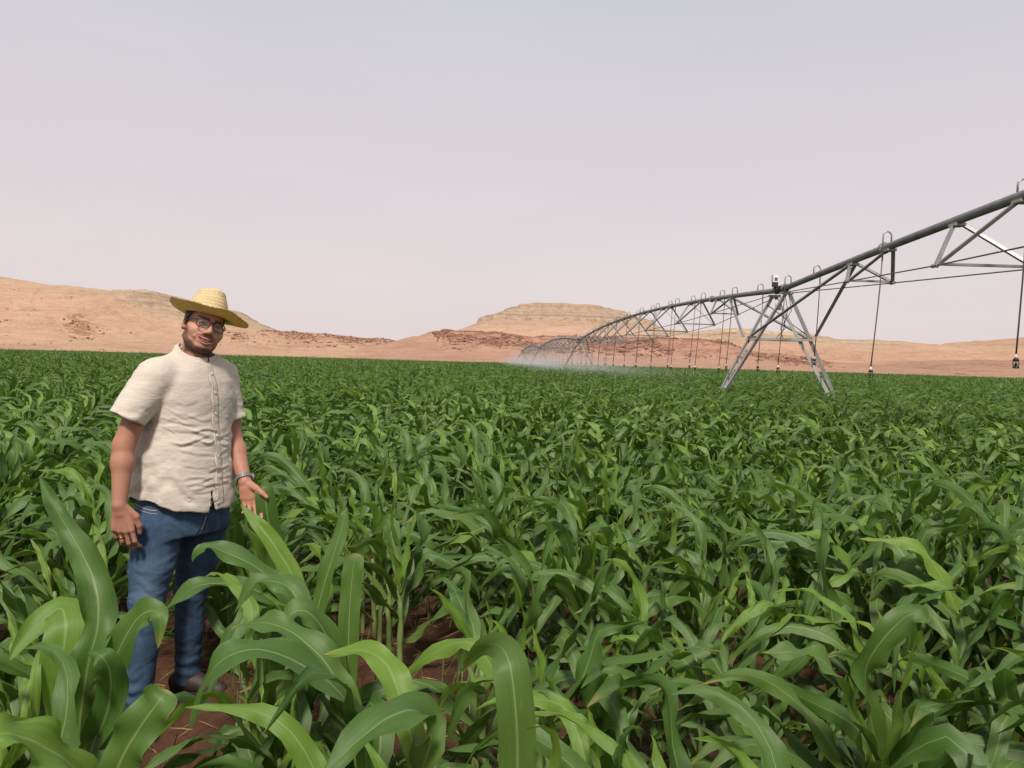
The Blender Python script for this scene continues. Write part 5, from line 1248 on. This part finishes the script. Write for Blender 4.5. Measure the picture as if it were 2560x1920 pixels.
# row at the reaching hand: long arching leaves over the soil
c = dpx(780, 1659, 1.9); h3 = hero('maize plant with broad leaves arching left over the bare red soil', (c.x, 2.0), rgh, skip=(3, 4))
hero_leaf(h3, [Z(775, 1600, 1.98), Z(745, 1510, 1.92), Z(660, 1440, 1.86), Z(570, 1405, 1.82), Z(490, 1420, 1.80), Z(440, 1480, 1.80), Z(415, 1570, 1.80)], .100, (0, -.35, .9), rgh, .16, .08, 2, label='broad leaf arching over the soil')
hero_leaf(h3, [Z(775, 1590, 1.98), Z(730, 1480, 1.98), Z(690, 1415, 1.99), Z(620, 1360, 2.02), Z(560, 1345, 2.05), Z(500, 1360, 2.06)], .09, (.1, -.4, .9), rgh, .2, .12, 2.2)
c = dpx(905, 1700, 1.55); h4 = hero('maize plant at the bottom edge with a broad flat leaf pointing left', (c.x, 1.62), rgh, skip=(3, 4))
hero_leaf(h4, [Z(900, 1700, 1.6), Z(930, 1600, 1.56), Z(905, 1540, 1.52), Z(850, 1545, 1.46), Z(760, 1610, 1.40), Z(690, 1690, 1.36)], .098, (0, -.45, .9), rgh, .14, .1, 2)
hero_leaf(h4, [Z(905, 1690, 1.6), Z(880, 1560, 1.62), Z(855, 1480, 1.66), Z(830, 1430, 1.70), Z(780, 1405, 1.74), Z(700, 1415, 1.76)], .075, (.3, -.6, .6), rgh, .2, .1, 2, M_YOUNG)
# the single upright leaf at the bottom centre
c = dpx(1130, 1800, 1.4); h5 = hero('maize plant at the bottom centre with one broad upright leaf folded over', (c.x + .03, 1.42), rgh, skip=(3, 4, 5))
hero_leaf(h5, [Z(1118, 1860, 1.42), Z(1116, 1740, 1.40), Z(1118, 1620, 1.38), Z(1112, 1510, 1.37), Z(1098, 1425, 1.39), Z(1072, 1392, 1.46), Z(1035, 1402, 1.54), Z(1000, 1450, 1.60)], .076, (0, -1, .25), rgh, .10, .05, 2, wprof=np.interp(np.linspace(0, 1, 26), [0, .2, .55, .75, .9, 1], [.8, 1., .95, .6, .35, .03]), label='broad upright leaf folded over at its top')
# leafy plants of the same row just before the reaching arm, leaves swept left over his far leg
c = dpx(640, 1400, 2.75); h7 = hero('bushy maize plant below the reaching hand, leaves swept left over the far leg', (c.x + .05, 2.75), rgh, skip=(4, 5))
W0 = Z(638, 1330, 2.75)
hero_leaf(h7, [Z(650, 1420, 2.75), Z(620, 1290, 2.72), Z(560, 1230, 2.70), Z(480, 1190, 2.68), Z(440, 1180, 2.67), Z(415, 1215, 2.66)], .082, (0, -.5, .85), rgh, .2, .12, 2.4)
hero_leaf(h7, [Z(650, 1420, 2.75), Z(600, 1310, 2.70), Z(520, 1265, 2.66), Z(430, 1265, 2.64), Z(370, 1310, 2.62), Z(315, 1345, 2.60)], .085, (0, -.4, .9), rgh, .2, .10, 2.2)
hero_leaf(h7, [Z(655, 1420, 2.75), Z(640, 1270, 2.75), Z(600, 1190, 2.76), Z(555, 1130, 2.78), Z(520, 1090, 2.80)], .078, (.1, -.7, .6), rgh, .35, .08, 2, M_YOUNG)
hero_leaf(h7, [Z(660, 1420, 2.75), Z(690, 1300, 2.74), Z(715, 1215, 2.75), Z(742, 1130, 2.78), Z(748, 1095, 2.80)], .070, (-.2, -.8, .5), rgh, .2, .10, 2)
hero_leaf(h7, [Z(655, 1420, 2.75), Z(610, 1360, 2.66), Z(540, 1350, 2.60), Z(480, 1400, 2.56), Z(455, 1480, 2.54)], .075, (0, -.4, .9), rgh, .2, .12, 2)
c = dpx(745, 1520, 2.3); h8 = hero('maize plant with pale upright leaf beside the bare red gap', (c.x + .04, 2.32), rgh, skip=(4, 5))
hero_leaf(h8, [Z(752, 1540, 2.32), Z(752, 1430, 2.31), Z(755, 1320, 2.31), Z(762, 1235, 2.32), Z(768, 1195, 2.33)], .070, (.1, -.9, .35), rgh, .12, .05, 2, wprof=np.interp(np.linspace(0, 1, 26), [0, .3, .85, .96, 1], [.6, 1, .95, .8, .3]))
hero_leaf(h8, [Z(745, 1540, 2.32), Z(715, 1400, 2.26), Z(680, 1335, 2.22), Z(640, 1320, 2.20), Z(605, 1360, 2.18), Z(590, 1430, 2.16)], .085, (0, -.5, .85), rgh, .15, .10, 2.2)
hero_leaf(h8, [Z(745, 1540, 2.32), Z(690, 1440, 2.24), Z(640, 1290, 2.30), Z(590, 1255, 2.32), Z(540, 1270, 2.32), Z(505, 1330, 2.31)], .080, (0, -.4, .9), rgh, .2, .12, 2)
# right side foreground leaves
c = dpx(1900, 1659, 1.9); h6 = hero('maize plant in the right foreground with crossing pale twisted leaves', (c.x, 1.95), rgh, skip=(3,))
hero_leaf(h6, [Z(1900, 1640, 1.95), Z(1870, 1500, 1.85), Z(1880, 1420, 1.80), Z(1960, 1330, 1.78), Z(2010, 1345, 1.76)], .085, BACK, rgh, .15, .14, 2.2)
hero_leaf(h6, [Z(1890, 1640, 1.95), Z(1840, 1540, 1.85), Z(1790, 1440, 1.80), Z(1720, 1410, 1.78), Z(1640, 1412, 1.78)], .072, (0, -.4, .9), rgh, .18, .16, 2.4)

# --- the rest of the field: too many to count, one mass of instanced plants
def clump(kind, rg):
    """One plant (or, far off, a patch of plants) joined into a single mesh."""
    Vs, Us, Fs, Ms = [], [], [], []; n0 = 0
    def put(V, uv, F, m):
        nonlocal n0
        Vs.append(V); Us.append(uv); Fs.append(F + n0); Ms.append(np.full(len(F), m)); n0 += len(V)
    spots = [(0, 0)] if kind < 2 else [(rg.uniform(-.75, .75), rg.uniform(-.75, .75)) for _ in range(11)]
    nv, nu = ((12, 5), (8, 3), (6, 3))[kind]
    for sx, sy in spots:
        az = rg.uniform(0, 6.28); hs = rg.uniform(.9, 1.1)
        for i, ty in enumerate(LEAVES):
            if kind == 2 and i < 4: continue
            a = az + (math.pi if i % 2 else 0) + rg.uniform(-.5, .5)
            V, uv, F = rnd_leaf(ty, a, rg, nv, nu); put(V * hs + np.array([sx, sy, LZ[i] * hs]), uv, F, 1 if TYPES[ty][5] else 0)
        if kind < 2:
            V, F = tube_arrays([(sx, sy, -.03), (sx, sy, .2), (sx - .01, sy, .46)], [.014, .013, .008], 5, False); put(V, np.full((len(V), 2), .3), np.array(F), 2)
    me = mesh('maize', np.concatenate(Vs), np.concatenate(Fs), None, uv=np.concatenate(Us))
    for m in (M_LEAF, M_YOUNG, M_STALK): me.materials.append(m)
    me.polygons.foreach_set('material_index', np.concatenate(Ms).astype(np.int32)); return me
def field(name, pts, kind, nvar, label, sc):
    col = bpy.data.collections.new(name + '_variants'); rg = np.random.default_rng(100 + kind)
    for k in range(nvar): col.objects.link(bpy.data.objects.new('maize_variant_%02d' % k, clump(kind, rg)))
    P = np.zeros((len(pts), 3)); P[:, :2] = pts[:, :2]; P[:, 2] = -.04
    s = sc * (1 + .11 * vnoise(P[:, 0] * .9, P[:, 1] * .9, 3.0) + .05 * vnoise(P[:, 0] * .06, P[:, 1] * .06, 1.0)) * rg.uniform(.88, 1.12, len(P))
    me = mesh(name, P, np.zeros((0, 4), dtype=int), None, False, attrs={'scl': ('FLOAT', s.astype(np.float32)), 'rot': ('FLOAT_VECTOR', np.stack([rg.uniform(-.05, .05, len(P)), rg.uniform(-.09, .03, len(P)), rg.uniform(-.45, .45, len(P))], 1).astype(np.float32)), 'var': ('INT', rg.integers(0, nvar, len(P)).astype(np.int32))}) if False else bpy.data.meshes.new(name)
    me.vertices.add(len(P)); me.vertices.foreach_set('co', P.astype(np.float32).ravel())
    for an, typ, key, dat in (('scl', 'FLOAT', 'value', s), ('rot', 'FLOAT_VECTOR', 'vector', np.stack([rg.uniform(-.05, .05, len(P)), rg.uniform(-.09, .03, len(P)), rg.uniform(-.45, .45, len(P))], 1)), ('var', 'INT', 'value', rg.integers(0, nvar, len(P)))):
        a = me.attributes.new(an, typ, 'POINT'); a.data.foreach_set(key, np.asarray(dat, dtype=np.int32 if typ == 'INT' else np.float32).ravel())
    o = link(name, me); tag(o, label, 'maize', kind='stuff')
    ng = bpy.data.node_groups.new(name, 'GeometryNodeTree'); ng.interface.new_socket('Geometry', in_out='INPUT', socket_type='NodeSocketGeometry'); ng.interface.new_socket('Geometry', in_out='OUTPUT', socket_type='NodeSocketGeometry')
    N = ng.nodes.new; gi, go = N('NodeGroupInput'), N('NodeGroupOutput'); ci = N('GeometryNodeCollectionInfo'); ci.inputs[0].default_value = col; ci.inputs[1].default_value = True; ci.inputs[2].default_value = True
    ip = N('GeometryNodeInstanceOnPoints'); ip.inputs['Pick Instance'].default_value = True
    def na(nm, ty):
        q = N('GeometryNodeInputNamedAttribute'); q.data_type = ty; q.inputs[0].default_value = nm; return [s for s in q.outputs if s.enabled][0]
    lk = ng.links.new
    lk(gi.outputs[0], ip.inputs['Points']); lk(ci.outputs[0], ip.inputs['Instance']); lk(na('var', 'INT'), ip.inputs['Instance Index']); lk(na('rot', 'FLOAT_VECTOR'), ip.inputs['Rotation']); lk(na('scl', 'FLOAT'), ip.inputs['Scale']); lk(ip.outputs[0], go.inputs[0])
    md = o.modifiers.new('scatter', 'NODES'); md.node_group = ng; return o
rgf = np.random.default_rng(55)
field('maize_rows', near[rest], 0, 14, 'dense green maize just behind the nearest plants', .98)
field('maize_middle', places(14.0, 46.0, .16, 56, rgf), 1, 16, 'dense green maize across the middle of the field', 1.02)
far = places(46.0, FIELD_R + 6, 1.25, 52, rgf, lane=1.3); far[:, :2] += rgf.uniform(-.4, .4, (len(far), 2))
field('maize_distance', far, 2, 10, 'distant maize thinning to an even green towards the hills', 1.06)

# --- dry straw and weeds on the soil between the near rows
m_straw = simple('dry_straw', (.33, .22, .11), .85, 0, .3, 40)
lit = MB(); R = random.Random(3)
for k in range(2600):
    r = R.uniform(1.4, 7.5); an = math.radians(R.uniform(-40, 38)); x, y = r * math.sin(an), r * math.cos(an); z = float(soil_z(np.array(x), np.array(y))) + .012
    h = R.uniform(0, 6.28); l = R.uniform(.03, .13); dx, dy = math.cos(h) * l, math.sin(h) * l; w_ = R.uniform(.001, .003); ti = R.uniform(-.01, .03)
    lit.add([(x - dy / l * w_, y + dx / l * w_, z), (x + dy / l * w_, y - dx / l * w_, z), (x + dx, y + dy, z + ti), (x + dx * .5, y + dy * .5, z + ti * .5 + .004)], [[0, 1, 3], [0, 3, 1], [1, 2, 3], [0, 3, 2]])
tag(lit.build('straw_litter', m_straw, None, False), 'dry straw scattered over the red soil', 'straw', kind='stuff')
wd = MB()
for k in range(1500):
    r = R.uniform(1.6, 8.0); an = math.radians(R.uniform(-40, 38)); x0, y0 = r * math.sin(an), r * math.cos(an)
    dm = Vector((x0, y0, 0)) - MAN_O
    if dm.length < .25: continue
    for b in range(R.randint(1, 3)):
        x = x0 + R.uniform(-.03, .03); y = y0 + R.uniform(-.03, .03); z = float(soil_z(np.array(x), np.array(y)))
        h = R.uniform(0, 6.28); l = R.uniform(.08, .28); lean = R.uniform(.1, .6) * l; w_ = R.uniform(.002, .005); c_, s_ = math.cos(h), math.sin(h)
        wd.add([(x - s_ * w_, y + c_ * w_, z), (x + s_ * w_, y - c_ * w_, z), (x + c_ * lean * .4 - s_ * w_ * .7, y + s_ * lean * .4 + c_ * w_ * .7, z + l * .6), (x + c_ * lean * .4 + s_ * w_ * .7, y + s_ * lean * .4 - c_ * w_ * .7, z + l * .6), (x + c_ * lean, y + s_ * lean, z + l * .95)], [[0, 1, 3, 2], [2, 3, 4]])
tag(wd.build('weeds', simple('weed_blade', (.11, .15, .045), .6, 0, .4, 9), None, False), 'thin weeds sprouting between the maize rows', 'weeds', kind='stuff')
